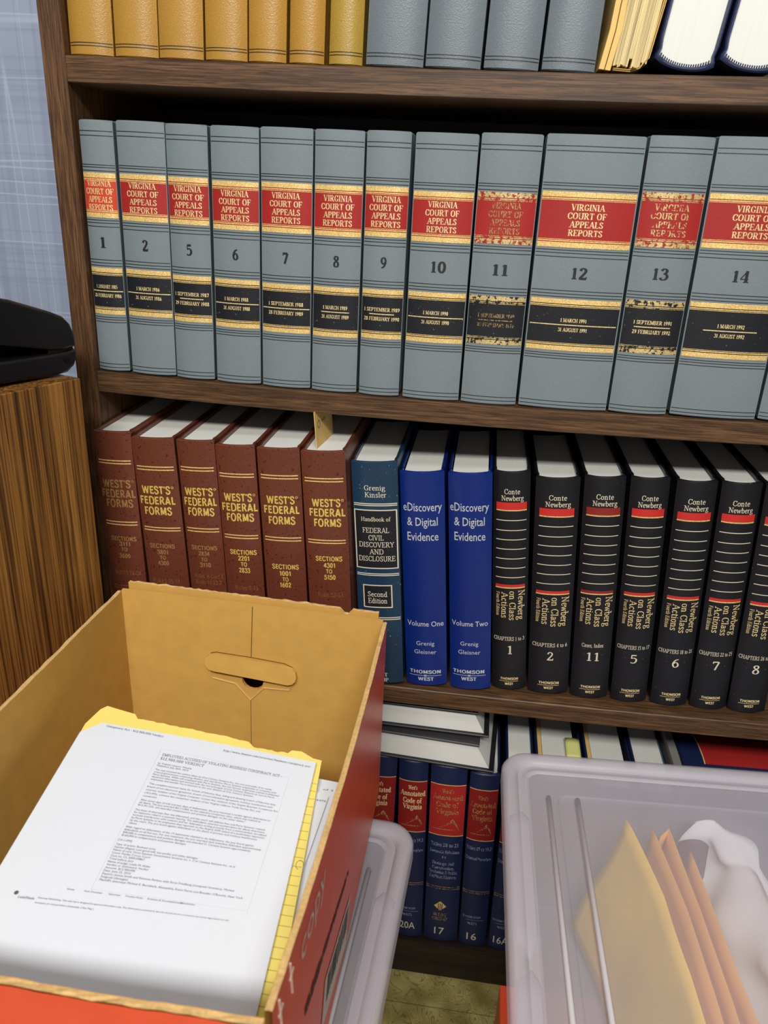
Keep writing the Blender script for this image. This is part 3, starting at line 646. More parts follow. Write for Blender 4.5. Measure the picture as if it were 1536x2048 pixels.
DOC = [  # printed page: font, text, left u, v, width, cap height (mm on the sheet)
 ('s', 'Conspiracy Act - $12,900,000 Verdict', 20.3, 5.0, 54.5, 2.0), ('s', 'http://www.dimuro.com/activities/business-conspiracy-act/', 131.7, -3.5, 80.5, 2.0),
 ('s', 'EMPLOYEES ACCUSED OF VIOLATING BUSINESS CONSPIRACY ACT -', 81.0, -18.3, 108.5, 2.6), ('s', '$12,900,000 VERDICT', 80.9, -22.6, 39.5, 2.6),
 ('n', 'by Virginia Lawyers Weekly', 80.7, -28.0, 30.4, 1.5), ('n', 'Published: July 26th, 2010', 80.8, -30.6, 28.0, 1.5)]
def para(v, lines, pitch=2.62):
    for i, s in enumerate(lines): DOC.append(('n', s, 80.6 - max(0, (-v - 60)) * 0.075, v - pitch * i, 0, 1.55))
para(-35, ['The case involved the actions taken by 21st Century Systems Inc., the two principals of its newly', 'created government contracting division, and two former Perot Systems employees to compete with', 'Perot Systems. While still employed with Perot Systems, the two former employees copied confidential', 'electronic information and worked with the two principals of 21st Century Systems to recruit Perot', 'employees and transfer Perot business to the new division of 21st Century Systems.'])
para(-50.2, ['"The complaint asserted claims for breach of fiduciary duty, aiding and abetting breach of fiduciary duty,', 'breach of non-disclosure agreement, breach of non-solicitation agreement, tortious interference with', 'contract, violation of the Virginia Computer Crimes Act, violation of the Virginia Business Conspiracy Act', '(18.2-499), common law conspiracy, violation of the Virginia Uniform Trade Secrets Act, and', 'conversion.'], 3.2)
para(-67.2, ['After seven days of trial and two days of deliberation, the jury returned a verdict against defendants on', 'all claims. The jury awarded $4,113,845 on the statutory conspiracy claim, which was trebled to', '$12,341,535, and awarded compensatory and punitive damages on the other claims."'])
para(-77.1, ["The issue of attorneys fees was bifurcated, and the court will address fees and Perot Systems' request", 'for injunctive relief in a separate hearing. The defendants asserted counterclaims for abuse of process,', 'tortious interference with contract and for defamation arising primarily from a memorandum circulated', 'by Perot Systems to its employees that reported on the August 2009 award of a preliminary injunction', 'by the court. The jury found against defendants on the abuse of process and tortious interference', 'claims.'])
para(-94, ['With regard to defamation, of the 14 statements claimed to be defamatory, the jury found against', 'defendants on all but one. For one statement, the jury awarded each individual defendant approximately', '$40,000 in compensatory and punitive damages and awarded 21 Century Systems approximately', '$160,000 in compensatory and punitive damages.'])
para(-106.3, ['[10-1-099]'])
para(-110.2, ['Type of action: Business torts', 'Injuries alleged: Lost good-will, lost profits and other damages', 'Name of case: Perot Systems Government Services Inc. v. 21st Century Systems Inc., et al', 'Court: Fairfax Circuit Court', 'Case no: CL 2009-09867', 'Tried before: Jury', 'Name of judge: Leslie M. Alden', 'Verdict or Settlement: Verdict', 'Amount: $12,900,000', 'Date: June 25, 2010', 'Experts: Jessica Smith and Shannon Perkins with Stroz Friedberg (computer forensics), Michael', 'Smigocki (damages)', "Plaintiff's attorneys: Michael E. Barnsback, Alexandria, Kevin Perris and Brendan O'Rourke, New York"], 2.58)
for s, u in (('Home', 57), ('Firm Overview', 70), ('Attorneys', 88), ('Practice Areas', 101), ('Activities & Accomplishments', 117), ('Newsletters', 142)):
    DOC.append(('n', s, u, -151.5, 0, 1.3))
DOC.append(('n', 'Attorney Advertising. This web site is designed for general information only. The information presented at this site should not be construed to be formal legal advice nor the', 39.4, -160.5, 141, 1.1))
DOC.append(('n', 'formation of a lawyer/client relationship. [ Site Map ]', 39.2, -164.3, 43, 1.1))
DOC.append(('n', 'LexisNexis', 25.5, -161.5, 12, 1.9))
strs = set()
for k in TX:
    for l in TX[k]:
        if l[0][0] == 'N': strs.add((l[1], BOLD))
        if l[0][0] == 'n': strs.add((l[1], 0.0))
for l in DOC:
    if l[0][0] == 'n': strs.add((l[1], 0.0))
for s in ('17', '16', '20A', '16A', 'of 3', '4476', 'copy'): strs.add((s, 0.0))
prepare_sans(sorted(strs))

# ---------------------------------------------------------------- the setting
o = MB().box(-2.0, 2.4, 0.30, 0.34, -0.85, 1.6).build('wall_back', M['wallpaper']); o['kind'] = 'structure'
o = MB().box(-2.0, 2.4, -2.6, 0.30, -0.89, -0.85).build('floor', M['floor']); o['kind'] = 'structure'

# bookcase
XR = 1.05
bc = thing('bookcase', 'walnut brown laminate bookcase holding rows of law books', 'bookcase', (0, 0, -0.85))
def bshelf(zf, th=0.0225, d=0.27):
    mb = MB(); n = 40
    loops = []
    for i in range(n + 1):
        x = 0.0002 + (XR - 0.0004) * i / n; z = zf(x) + 0.85
        loops.append([(x, 0, z - th), (x, d, z - th), (x, d, z), (x, 0, z)])
    mb.loft(loops, True, True)
    bevel(mb.build('shelf', M['shelf_wood'], bc), 0.0008, 1)
bshelf(lambda x: 0.62)
bshelf(zA); bshelf(z2); bshelf(z3)
o = MB().box(0.0002, XR - 0.0002, 0, 0.27, -0.022 + Z4 + 0.85, Z4 + 0.85).build('bottom_shelf', M['dark_wood'], bc)
o['label'] = 'dark brown bottom shelf'
for x0, x1 in ((-0.0228, 0.0), (XR, XR + 0.0228)):
    bevel(MB().box(x0, x1, 0, 0.28, 0.0, 1.50).build('side_panel', M['panel_wood'], bc), 0.0008, 1)
MB().box(0.0002, XR - 0.0002, 0.271, 0.279, 0.02, 1.49).build('back_panel', M['dark_wood'], bc)
o = MB().box(0.0002, XR - 0.0002, 0.002, 0.02, 0.0, Z4 - 0.0225 + 0.85).build('kick_board', M['dark_wood'], bc)

# ---------------------------------------------------------------- second shelf: grey numbered volumes
ORD = {'1': 'thin, first in the row by the side panel', '2': 'next after the thin first one', '5': 'between numbers 2 and 6', '6': 'between numbers 5 and 7', '7': 'between numbers 6 and 8', '8': 'between numbers 7 and 9', '9': 'with its side cover showing', '10': 'before the rubbed number 11', '11': 'with badly rubbed gold lettering', '12': 'the widest of the row', '13': 'with frayed gold edges', '14': 'wide, beside the frayed 13', '15': 'cut off at the right edge of the photo'}
for num, b0, b1, t0, t1, H, ra, rb, ka, kb, d1, d2, wear in R2:
    w = (b1 - b0 + t1 - t0) / 2 - 0.0008
    xc = (b0 + b1) / 2; lean = atan2((t0 + t1) / 2 - xc, H)
    lbl = 'grey cloth law book numbered %s, %s' % (num, ORD[num]) if num != '15' else 'grey cloth law book after number 14, ' + ORD[num]
    bk = Book('law_book', lbl, 'book', 'grey numbered law books on the second shelf', (xc, 0.004, z2(xc) + 0.0003), H, w, 0.19, M['greyw'] if wear else M['grey'], (0, lean, 0), 0.0045, head=0, zf=z2)
    sh = ra - 0.2004
    lv = [H - .0099, H - .0140, ra + .0072, ra + .0050, ra + .0018, rb - .0024, rb - .0050, rb - .0085, ka + .0078, ka + .0048, ka + .0020, kb - .0032, kb - .0055, kb - .0082, .0048, .0085]
    bk.rules('ruled_line', lv, M['rule'], None, None, 0.0007)
    hw = w / 2 * 0.975
    gm = M['gold_worn'] if wear else M['gold']
    for nm, va, vb, mm in (('title_label', ra, rb, M['label_red_faded'] if num == '1' else M['label_red']), ('date_label', ka, kb, M['label_black'])):
        mb = MB(); bk.band(mb, -hw, hw, vb, va, 0.0002, 16)
        lab = mb.build(nm, mm, bk.root)
        lab['label'] = 'red title band' if nm == 'title_label' else 'black date band'
        for v0, sg in ((va, -1), (vb, 1)):
            mb = MB()
            bk.band(mb, -hw, hw, *sorted((v0, v0 + sg * .0046)), 0.0004, 16)
            bk.band(mb, -hw, hw, *sorted((v0 + sg * .0054, v0 + sg * .0064)), 0.0004, 16)
            bk.band(mb, -hw, hw, *sorted((v0 + sg * .0070, v0 + sg * .0075)), 0.0004, 16)
            mb.build('gold_border', gm, lab)
        mid = (va + vb) / 2 * 1000
        wk = min(1.0, (w * 1000 - 5.5) / 33.0)
        if num in ('12', '14', '13'): wk = 1.1
        if nm == 'title_label':
            ls = [('S', s, 0, mid + dv, ww * wk, 5.5) for s, dv, ww in (('VIRGINIA', 11.3, 28.5), ('COURT OF', 3.8, 32.5), ('APPEALS', -3.7, 28.5), ('REPORTS', -11.2, 29.0))]
            lettering('lettering', ls, lambda u, v: bk.S(u, v, 0.00045), M['gold_dim'] if wear == 2 else (M['gold_worn'] if wear else M['gold_text']), lab)
        else:
            k2 = min(1.0, (w * 1000 - 5.5) / 36.0)
            wl = lambda s: (25 if len(s) < 14 else 28 if len(s) < 15 else 36) * k2
            ls = [('S', d1, 0, mid + 4.7, wl(d1), 3.6), ('S', d2, 0, mid - 4.4, wl(d2), 3.6)]
            lettering('lettering', ls, lambda u, v: bk.S(u, v, 0.00045), M['gold_dim'] if wear == 2 else M['gold_text'], lab)
            full = num in ('1', '2', '6', '7', '10', '12')
            bk.rules('gold_rule', [mid / 1000 + 0.0002], M['gold_dim'] if wear == 2 else M['gold_text'], lab, hw * (0.97 if full else 0.62), 0.0009, 0.00045)
    nv = (rb + ka) / 2 * 1000 + 0.6
    lettering('volume_number', [('S', num, 0, nv, (6.0 if len(num) == 1 and num != '1' else 5.0 if num == '1' else 14.5), 10.5)], lambda u, v: bk.S(u, v, 0.0004), M['ink'], bk.root)

# ---------------------------------------------------------------- top shelf
R1 = [('a', .0008, .0441, .0015, .0447, 'amber cloth book at the left end of the top shelf'), ('a', .0457, .0883, .0461, .0892, 'amber cloth book, second from the left on the top shelf'),
 ('a', .0891, .1322, .0907, .1341, 'amber cloth book, third from the left on the top shelf'), ('a', .1336, .1745, .1356, .1756, 'amber cloth book, middle one of the seven amber ones on top'),
 ('a', .1752, .2112, .1774, .2133, 'narrow amber book, fifth from the left on the top shelf'), ('a', .2139, .2467, .2151, .2483, 'narrow amber book beside the mustard one on top'),
 ('m', .2510, .2823, .2523, .2838, 'mustard yellow narrow book against the first grey one on top'),
 ('g', .2855, .3384, .2858, .3388, 'blue grey cloth book next to the mustard book, top shelf'), ('g', .3402, .3899, .3412, .3918, 'second blue grey cloth book on the top shelf'),
 ('g', .3925, .4415, .3942, .4431, 'third blue grey cloth book on the top shelf'), ('g', .4440, .4907, .4467, .4935, 'blue grey cloth book touching the yellowed booklet, top shelf')]
for k, b0, b1, t0, t1, lbl in R1:
    w = (b1 - b0 + t1 - t0) / 2 - 0.0006; xc = (b0 + b1) / 2
    lean = 0.022 if k != 'g' else 0.030
    bk = Book('cloth_book', lbl, 'book', 'amber books on the top shelf' if k != 'g' else 'blue grey books on the top shelf', (xc, 0.004, zA(xc) + 0.0003), 0.245, w, 0.19, M[{'a': 'amber', 'm': 'amber2', 'g': 'greytop'}[k]], (0, lean, 0), 0.007 if k != 'g' else 0.006, head=0, zf=zA)
    bk.rules('ruled_line', [.0088, .0112] if k != 'g' else [.0085, .0112], M['rule'], None, None, 0.0007)

# yellowed booklet, its leaves standing on the folded edge
cb = thing('booklet', 'yellowed pamphlet volume with loose leaves showing, leaning right on top shelf', 'book', (0.4940, 0.0, zA(.49) + 0.0035), (0, radians(7.0), 0))
mb = MB(); rnd = random.Random(3)
for i in range(22):
    x0 = 0.0105 + i * 0.00128; zb = 0.004 + rnd.random() * 0.0025 + (0.006 if 9 < i < 12 else 0) + (0.004 if i > 17 else 0)
    mb.box(x0, x0 + 0.0011, 0.003 + rnd.random() * 0.0015, 0.19, zb, 0.225)
mb.build('leaves', M['pages_cream'], cb)
mb = MB()
for x0 in (0.0, 0.0054):
    mb.loft([[(x0 + sh, 0.001, z), (x0 + sh + 0.0046, 0.001, z), (x0 + sh + 0.0046, 0.195, z), (x0 + sh, 0.195, z)] for z, sh in ((0, -0.0008), (0.015, 0.0), (0.03, 0.0008), (0.05, 0.0), (0.1, 0.0), (0.228, 0.0))], True, True)
o = mb.build('front_cover', M['cream_cover'], cb)
mb = MB()
for k, off in enumerate((0.0, 0.0016)):
    P = [(0.011, 0.0008 + off), (0.026, 0.0016 + off), (0.033, 0.005 + off), (0.0375 + off, 0.014), (0.0395 + off, 0.06), (0.0395 + off, 0.228)]
    mb.loft([[(x, y, z) for y in (0.0015 + off, 0.19)] + [(x + 0.0007, y, z + 0.0004) for y in (0.19, 0.0015 + off)] for x, z in P], True, True)
mb.build('back_cover', M['cream_cover'], cb)
for i, (xa, xb_, ln, lbl) in enumerate(((.5385, .5905, 7.0, 'white paged book with navy covers standing spine down beside yellowed booklet'), (.5930, .6455, 7.0, 'navy covered white paged book at the right end of the top shelf'))):
    xc = (xa + xb_) / 2; Hh = 0.245
    bk = Book('law_book', lbl, 'book', None, (xc, 0.004 + Hh, zA(xc) + 0.0005), Hh, xb_ - xa - 0.001, 0.18, M['navy_cover'], (radians(90), radians(ln), 0), 0.006, page_mat=M['pages'], head=0, zf=zA)
    hb = MB(); hw = bk.w / 2 - 0.004
    for q in range(22):
        tt = -1 + 2 * (q + 0.5) / 22
        y = 0.0042 + 0.006 * abs(tt) ** 2.4
        hb.tube([(hw * tt, y - 0.0008, Hh - 0.0038), (hw * tt, y + 0.0014, Hh - 0.0030)], 0.0006, 5)
    hb.build('head_band', M['navy_cover'], bk.root)

# ---------------------------------------------------------------- third shelf
FR = {'r1': (.0285, -.0226, .2958, .0425, -.024), 'r2': (.0804, -.0440, .2942, .0484, -.024), 'r3': (.1284, -.0430, .2969, .0425, -.024), 'r4': (.1730, -.0450, .2964, .0440, -.024),
 'r5': (.2221, -.0500, .2981, .0469, -.024), 'r6': (.2737, -.0600, .3000, .0480, -.024), 'gr': (.3286, -.0740, .2855, .0512, 0.0), 'e1': (.3822, -.0814, .2768, .0492, .006), 'e2': (.4352, -.0823, .2794, .0482, .008),
 'b1': (.4816, -.0860, .2814, .0403, .018), 'b2': (.5285, -.0753, .2780, .0475, .018), 'b11': (.5775, -.0716, .2830, .0436, .018), 'b5': (.6241, -.0691, .2849, .0409, .018), 'b6': (.6709, -.0633, .2843, .0418, .018), 'b7': (.7158, -.0611, .2852, .0408, .018), 'b8': (.7597, -.0560, .2842, .0420, .018)}
def row3(k, label, cover, group, sag, name='law_book', **kw):
    xc, sl, H, w, y = FR[k]
    return Book(name, label, 'book', group, (xc, y, z3(xc) + 0.0004), H, w, 0.185, cover, (0, math.atan(sl), 0), sag, zf=z3, **kw)
REDL = {'r1': ([.2625, .2592], [.1893, .1858], '3111', 'first red brown book, half in the shade of the side panel'), 'r2': ([.2612, .2577], [.1887, .1853], '3801', 'red brown leather book marked sections 3801 to 4300'),
 'r3': ([.2660, .2625], [.1938, .1902], '2834', 'red brown leather book marked sections 2834 to 3110'), 'r4': ([.2638, .2605], [.1912, .1878], '2201', 'red brown leather book marked sections 2201 to 2833'),
 'r5': ([.2674, .2640], [.1944, .1908], '1001', 'red brown leather book marked sections 1001 to 1602'), 'r6': ([.2694, .2660], [.1972, .1938], '4301', 'red brown leather book with a yellow card sticking out')}
for k, (la, lb, no, lbl) in REDL.items():
    bk = row3(k, lbl, M['red_leather'], 'red brown books on the third shelf', 0.0035)
    n = 7 if k in ('r1', 'r2', 'r4', 'r6') else 7
    tl = TX[k]
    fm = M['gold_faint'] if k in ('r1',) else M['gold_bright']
    S = lambda u, v, b=bk: b.S(u, v, 0.0003)
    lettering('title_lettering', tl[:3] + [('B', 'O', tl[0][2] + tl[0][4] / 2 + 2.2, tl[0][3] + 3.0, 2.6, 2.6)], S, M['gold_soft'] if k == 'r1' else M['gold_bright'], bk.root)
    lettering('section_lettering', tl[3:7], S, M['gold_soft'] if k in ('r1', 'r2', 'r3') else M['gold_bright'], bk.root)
    if len(tl) > 7: lettering('rule_lettering', tl[7:], S, M['gold_faint'], bk.root)
    bk.rules('gold_line', la + lb, M['gold'], None, bk.w / 2 * 0.88, 0.0013)
    bk.rules('foot_line', [.1075, .1040], M['gold_faint'], None, bk.w / 2 * 0.88, 0.0013)

bk = row3('gr', 'teal book with black title panels between red and blue books', M['teal'], None, 0.004)
S = lambda u, v: bk.S(u, v, 0.0004)
lettering('author_lettering', TX['gr'], S, M['cream_text'], bk.root)
bk.rules('cream_line', [.2368, .2347, .1507, .1486, .0936, .0912], M['cream_text'], None, .0243, 0.0011)
for nm, u0, u1, v0, v1, key in (('title_panel', -.0245, .0240, .1572, .2298, 'gr2'), ('edition_panel', -.0180, .0160, .1067, .1365, 'gr3')):
    mb = MB(); bk.band(mb, u0, u1, v0, v1, 0.0002, 10); pn = mb.build(nm, M['label_black'], bk.root); pn['label'] = 'black panel with cream frame'
    mb = MB(); q = 0.0013
    for a in ((u0, u1, v0, v0 + q), (u0, u1, v1 - q, v1), (u0, u0 + q, v0, v1), (u1 - q, u1, v0, v1)): bk.band(mb, *a, 0.0004, 8)
    mb.build('frame', M['cream_text'], pn)
    lettering('lettering', TX[key], S, M['cream_text'], pn)
mb = MB(); mb.add([S(-.0027, .020), S(.0053, .0285), S(-.0027, .037), S(-.0107, .0285)], [(0, 1, 2, 3)]); mb.build('emblem', M['gold_dim'], bk.root)
lettering('publisher_lettering', TX['gr4'], S, M['cream_text'], bk.root)

for k, nm in (('e1', 'royal blue book lettered Volume One in silver'), ('e2', 'royal blue book lettered Volume Two in silver')):
    bk = row3(k, nm, M['blue'], 'royal blue books on the third shelf', 0.006, pw=0.0015)
    S = lambda u, v, b=bk: b.S(u, v, 0.0003)
    lettering('title_lettering', TX[k], S, M['silver_text'], bk.root)
    lettering('volume_lettering', TX[k + 'b'][:1], S, M['silver_text'], bk.root)
    lettering('author_lettering', TX[k + 'b'][1:3], S, M['silver_text'], bk.root)
    lettering('publisher_lettering', TX[k + 'b'][3:], S, M['silver_text'], bk.root)
    v = .0170 if k == 'e1' else .0226
    mb = MB(); bk.band(mb, -.0205, .0185, v - .0003, v + .0003, 0.0003)
    mb.add([S(-.001 + .0022 * cos(i * pi / 4) * (1 if i % 2 else .4), v + .0022 * sin(i * pi / 4) * (1 if i % 2 else .4)) for i in range(8)], [tuple(range(8))])
    mb.build('publisher_rule', M['silver_text'], bk.root)

for k, num, chap in BLACKS:
    H = FR[k][2]; dv = (H - 0.2780) * 1000 ; w = FR[k][3]; kx = min(1.0, w / 0.0475 * 1.04)
    bk = row3(k, 'black book numbered %s with red bars and white lines' % num if k != 'b8' else 'black book numbered 8, cut off at the right edge', M['black_cloth'], 'black books on the third shelf', 0.0065, head=0.003 if k == 'b11' else 0)
    S = lambda u, v, b=bk: b.S(u, v, 0.0003)
    sh = lambda ls: [(f, s, u * kx, v + dv, W if f.endswith('V') else W * kx, h * (kx if f.endswith('V') else 1)) for f, s, u, v, W, h in ls]
    lettering('author_lettering', sh(TX['bk'][:2]), S, M['cream_text'], bk.root)
    lettering('title_lettering', sh(TX['bk'][2:]), S, M['gold_text'], bk.root)
    lo = [(f, s, u * kx, v, W * kx, h) for f, s, u, v, W, h in TX['bk2']]
    lettering('publisher_lettering', lo, S, M['gold_text'], bk.root)
    hw = .0188 * kx
    bk.rules('publisher_rule', [.0140], M['gold_text'], None, .0127 * kx, 0.0005)
    lettering('chapter_lettering', [('s', chap, -0.3 if len(chap) < 16 else -.6, 69.6 + dv, (26 if len(chap) < 13 else 39.9 if len(chap) < 16 else 40) * kx, 5.0)], S, M['cream_text'], bk.root)
    lettering('volume_number', [('s', num, 0.7, 54.5 + dv, 7.6 if len(num) == 1 and num != '1' else (5.0 if num == '1' else 14), 11.5)], S, M['cream_text'], bk.root)
    d = dv / 1000
    mb = MB(); bk.band(mb, -hw, hw, .2338 + d, .2425 + d, 0.0003); mb.build('red_bar', M['bar_dark'] if k == 'b11' else M['bar_red'], bk.root)
    mb = MB(); bk.band(mb, -hw, hw, .1378 + d, .1412 + d, 0.0003); mb.build('red_bar', M['bar_dark'] if k == 'b11' else M['bar_red'], bk.root)
    bk.rules('gold_line', [.2330 + d, .1370 + d], M['gold'], None, hw, 0.0014, 0.0003)
    bk.rules('white_line', [x + d for x in (.2211, .2090, .1976, .1860, .1740, .1623, .1503)], M['cream_text'], None, hw, 0.0009, 0.0003)

# yellow card sticking up between red book and its neighbour's pages
bm = MB().box(0, 0.0007, 0, 0.06, 0, 0.040)
o = bm.build('card_bookmark', M['cream_cover']); o.location = (0.2455, -0.004, -0.0665); o.rotation_euler = (0, radians(-5), radians(-6))
tag(o, 'yellow card standing up from the pages of the last red brown book', 'bookmark')
mb = MB(); mb.add([(0.0, 0.012 + 0.005 * cos(i * pi / 5), 0.024 + 0.005 * sin(i * pi / 5)) for i in range(10)] + [(0.0, 0.012 + 0.003 * cos(i * pi / 5), 0.024 + 0.003 * sin(i * pi / 5)) for i in range(10)], [(i, (i + 1) % 10, 10 + (i + 1) % 10, 10 + i) for i in range(10)])
for i in range(4): mb.add([(0, .022 + i * .004, .024), (0, .0245 + i * .004, .024), (0, .0245 + i * .004, .027), (0, .022 + i * .004, .027)], [(0, 1, 2, 3)])
p = mb.build('printed_seal', M['pad_line'], o); p.location = (-0.0002, 0, 0)
p = mb.build('printed_seal', M['pad_line'], o); p.location = (0.0009, 0, 0)

# ---------------------------------------------------------------- bottom shelf: navy code volumes
R4 = {'w0': (.3300, -.0011, .3112, .0450), 'w1': (.3819, -.0282, .3088, .0378), 'w2': (.4274, -.0276, .3071, .0470), 'w3': (.4723, -.0248, .3019, .0376), 'w4': (.5130, -.0140, .3048, .0360), 'w5': (.5630, -.010, .3048, .0610), 'w6': (.6270, -.010, .3048, .0600), 'w7': (.6800, -.010, .3048, .0440)}
LB4 = {'w0': 'navy book with red label against the cardboard box', 'w1': 'navy book with red label behind the left tub lid', 'w2': 'wide navy book numbered 17 with bright red label', 'w3': 'navy book numbered 16 with dark red label', 'w4': 'navy book partly hidden by the right tub lid', 'w5': 'navy book with a pale note sticking out of its white pages', 'w6': 'navy book top behind the right tub, after the noted one', 'w7': 'last upright navy book before the lying red labelled one'}
def va_shape(cx, cz, w, h):   # the outline of the state, as printed on the label
    P = [(-.5, .0), (-.38, .1), (-.28, .18), (-.18, .3), (-.08, .42), (0, .62), (.06, .55), (.12, .8), (.2, 1.0), (.27, .86), (.33, .62), (.42, .42), (.46, .2), (.5, 0)]
    return [(cx + x * w, cz + y * h) for x, y in P]
for k, (xc, sl, H, w) in R4.items():
    bk = Book('law_book', LB4[k], 'book', 'navy code books on the bottom shelf', (xc, 0.006, Z4 + 0.0003), H, w - 0.0004, 0.19, M['navy'], (0, math.atan(sl), 0), 0.004, head=0.003 if k == 'w3' else 0.0, pw=.0062 if k in ('w5', 'w6') else 0.0, zf=lambda x: Z4)
    if k in ('w5', 'w6'):   # a cream pocket part tucked behind the left board
        x = -(w / 2 - .0002 - .003 - .0031)
        MB().box(x - .0025, x + .0025, 0.012, 0.17, .02, .3015).build('paper_supplement', M['cream_cover'], bk.root)['label'] = 'cream paper supplement'
    S = lambda u, v, b=bk: b.S(u, v, 0.0004)
    hw = w / 2 * 0.965
    lt = {'w0': .2791, 'w1': .2780, 'w2': .2787, 'w3': .2776}.get(k, .2776); lb = lt - .085
    mb = MB(); bk.band(mb, -hw, hw, lb, lt, 0.0002); lab = mb.build('title_label', M['label_red'] if k == 'w2' else M['label_maroon'], bk.root); lab['label'] = 'red title label'
    bk.rules('gold_line', [lt - .0006, lb + .0006], M['gold'], lab, hw, 0.0011, 0.0004)
    tl = TX.get(k, TX['w1']); kk = min(1, w / .040)
    tm = M['gold_dim'] if k in ('w2', 'w3') else M['gold_text']
    lettering('lettering', [(f, s, u * .3, v, W * (kk if k not in ('w2', 'w3', 'w1') else 1), h) for f, s, u, v, W, h in tl], S, tm, lab)
    P = va_shape(.002, lb + .0125, w * .62, .017)
    mb = MB(); mb.add([S(*q) for q in P], [tuple(range(len(P)))]); bk.band(mb, -hw * .8, hw * .75, lb + .0105, lb + .0115, .0004); mb.build('state_outline', M['gold_dim'], lab)
    bk.rules('gold_line', [.1030, .0995], M['gold_dim'], None, hw, 0.0011)
    if k == 'w2':
        lettering('contents_lettering', TX['w2b'], S, M['silver_dim'], bk.root)
        mb = MB(); mb.add([S(-.0023, .059), S(.0062, .0676), S(-.0023, .0765), S(-.0108, .0676)], [(0, 1, 2, 3)]); mb.build('emblem', M['gold'], bk.root)
        mb = MB()
        for i in range(3): bk.band(mb, -.0053 + i * .0025, -.0041 + i * .0025, .060, .0725, .0006, 1)
        mb.build('emblem_columns', M['navy'], bk.root)
        lettering('publisher_lettering', TX['w2c'], S, M['gold_dim'], bk.root)
        lettering('volume_number', [('n', '17', -2.0, 20.7, 13.5, 12.5)], S, M['cream_text'], bk.root)
    elif k in ('w3', 'w4', 'w1'):
        lettering('contents_lettering', TX['w3b'], S, M['silver_dim'], bk.root)
        lettering('publisher_lettering', TX['w3c'], S, M['silver_dim'], bk.root)
        bk.rules('publisher_rule', [.0495], M['silver_dim'], None, .013, 0.0006)
        nm = {'w3': '16', 'w1': '20A', 'w4': '16A'}[k]
        lettering('volume_number', [('n', nm, -1.5, 18.5 if k != 'w1' else 22.9, 13.5 if len(nm) == 2 else 21, 12.5)], S, M['cream_text'], bk.root)
# pale sticky note
sn = MB().grid(lambda a, b: (a * .019, b * .04 + .0, .0012 * sin(a * 3) + .003 * b), 6, 4).build('sticky_note', M['sticky'], None, True)
sn.location = (.5690, .050, -.4796); so = sn.modifiers.new('t', 'SOLIDIFY'); so.thickness = 0.0004
tag(sn, 'pale yellow sticky note on white pages behind the right tub', 'note')
o = MB().box(.7030, .7130, .01, .18, Z4 + .0003, -.4700).build('grey_binder_board', plain('grey_board', (128, 126, 122), 0.7)); tag(o, 'thin grey volume edge before the lying red labelled book', 'booklet')
# book lying spine up with a red label
o = None
bk = Book('law_book', 'navy book lying with its red labelled spine up, right end of bottom shelf', 'book', None, (.7155, .093, -.4590), .315, .062, .19, M['navy'], (0, 0, 0), .004, head=0)
bk.root.matrix_basis = Matrix.Translation((.7150, .093, -.4690)) @ Matrix.Rotation(radians(3), 4, 'Z') @ Matrix(((0, 0, -1, .315), (-1, 0, 0, 0), (0, -1, 0, 0), (0, 0, 0, 1)))
mb = MB(); bk.band(mb, -.030, .030, .191, .286, 0.0002); lab = mb.build('title_label', M['label_red'], bk.root); lab['label'] = 'red title label'
mb = MB(); bk.band(mb, -.030, .030, .1895, .191, .0002); bk.band(mb, -.030, .030, .286, .2875, .0002); mb.build('gold_line', M['gold'], lab)

# two black volumes lying flat on the navy ones
def lying(label, loc, rz, w, H, th, top_shift, mat_top, ry=0.0):
    r = thing('black_book', label, 'book', loc, (0, ry, rz), 'black books lying flat on the navy ones')
    b = 0.003
    for nm, z0, dx, mm in (('back_board', 0, 0, M['black_cover']), ('front_board', th - b, top_shift, mat_top)):
        bevel(MB().box(-w + dx, dx, 0, H, z0, z0 + b).build(nm, mm, r), 0.0008, 1)
    MB().loft([[(-w + .006, y, z) for y, z in ((.005, b), (H - .005, b), (H - .005, th - b), (.005, th - b))], [(-.0065 + k, y, z) for y, z, k in ((.005, b, 0), (H - .005, b, 0), (H - .005, th - b, top_shift * .9), (.005, th - b, top_shift * .9))]], True, True).build('page_block', M['pages_z'], r)
    MB().box(-w - .002, -w + .004, 0, H, 0, th).build('spine', M['black_cover'], r)
    return r
lying('upper black book lying flat under the third shelf', (.4640, .010, -.4305), radians(-0.5), .19, .20, .0350, -.016, M['black_cover'])
lying('lower black book lying flat on the navy books', (.4740, -.002, -.4740), radians(-3.0), .19, .20, .0395, -.021, plain('charcoal_board', (52, 51, 54), 0.5))

# ---------------------------------------------------------------- oak cabinet and the black machine on it
cz = 0.014
cab = thing('wooden_cabinet', 'oak veneer cabinet standing in front of the bookcase end', 'cabinet', (0.030, -0.0905, -0.85), (0, 0, -radians(23.5)))
h = cz + 0.85
bevel(MB().box(-0.018, 0.0, -0.62, 0.0, 0.0, h).build('side_panel', M['oak'], cab), 0.0008, 1)
MB().box(-0.45, -0.432, -0.62, 0.0, 0.0, h).build('side_panel', M['oak'], cab)
MB().box(-0.432, -0.018, -0.02, -0.004, 0.0, h - .02).build('back_panel', M['oak'], cab)
MB().box(-0.432, -0.018, -0.62, 0.0, h - 0.02, h - 0.0005).build('top_panel', M['oak'], cab)
MB().box(-0.432, -0.018, -0.62, -0.60, 0.02, h - .02).build('front_panel', M['oak'], cab)
mc = thing('office_machine', 'black glossy desktop machine with open slot on the oak cabinet', 'office machine', (0.030, -0.0905, cz), (0, 0, -radians(23.5)))
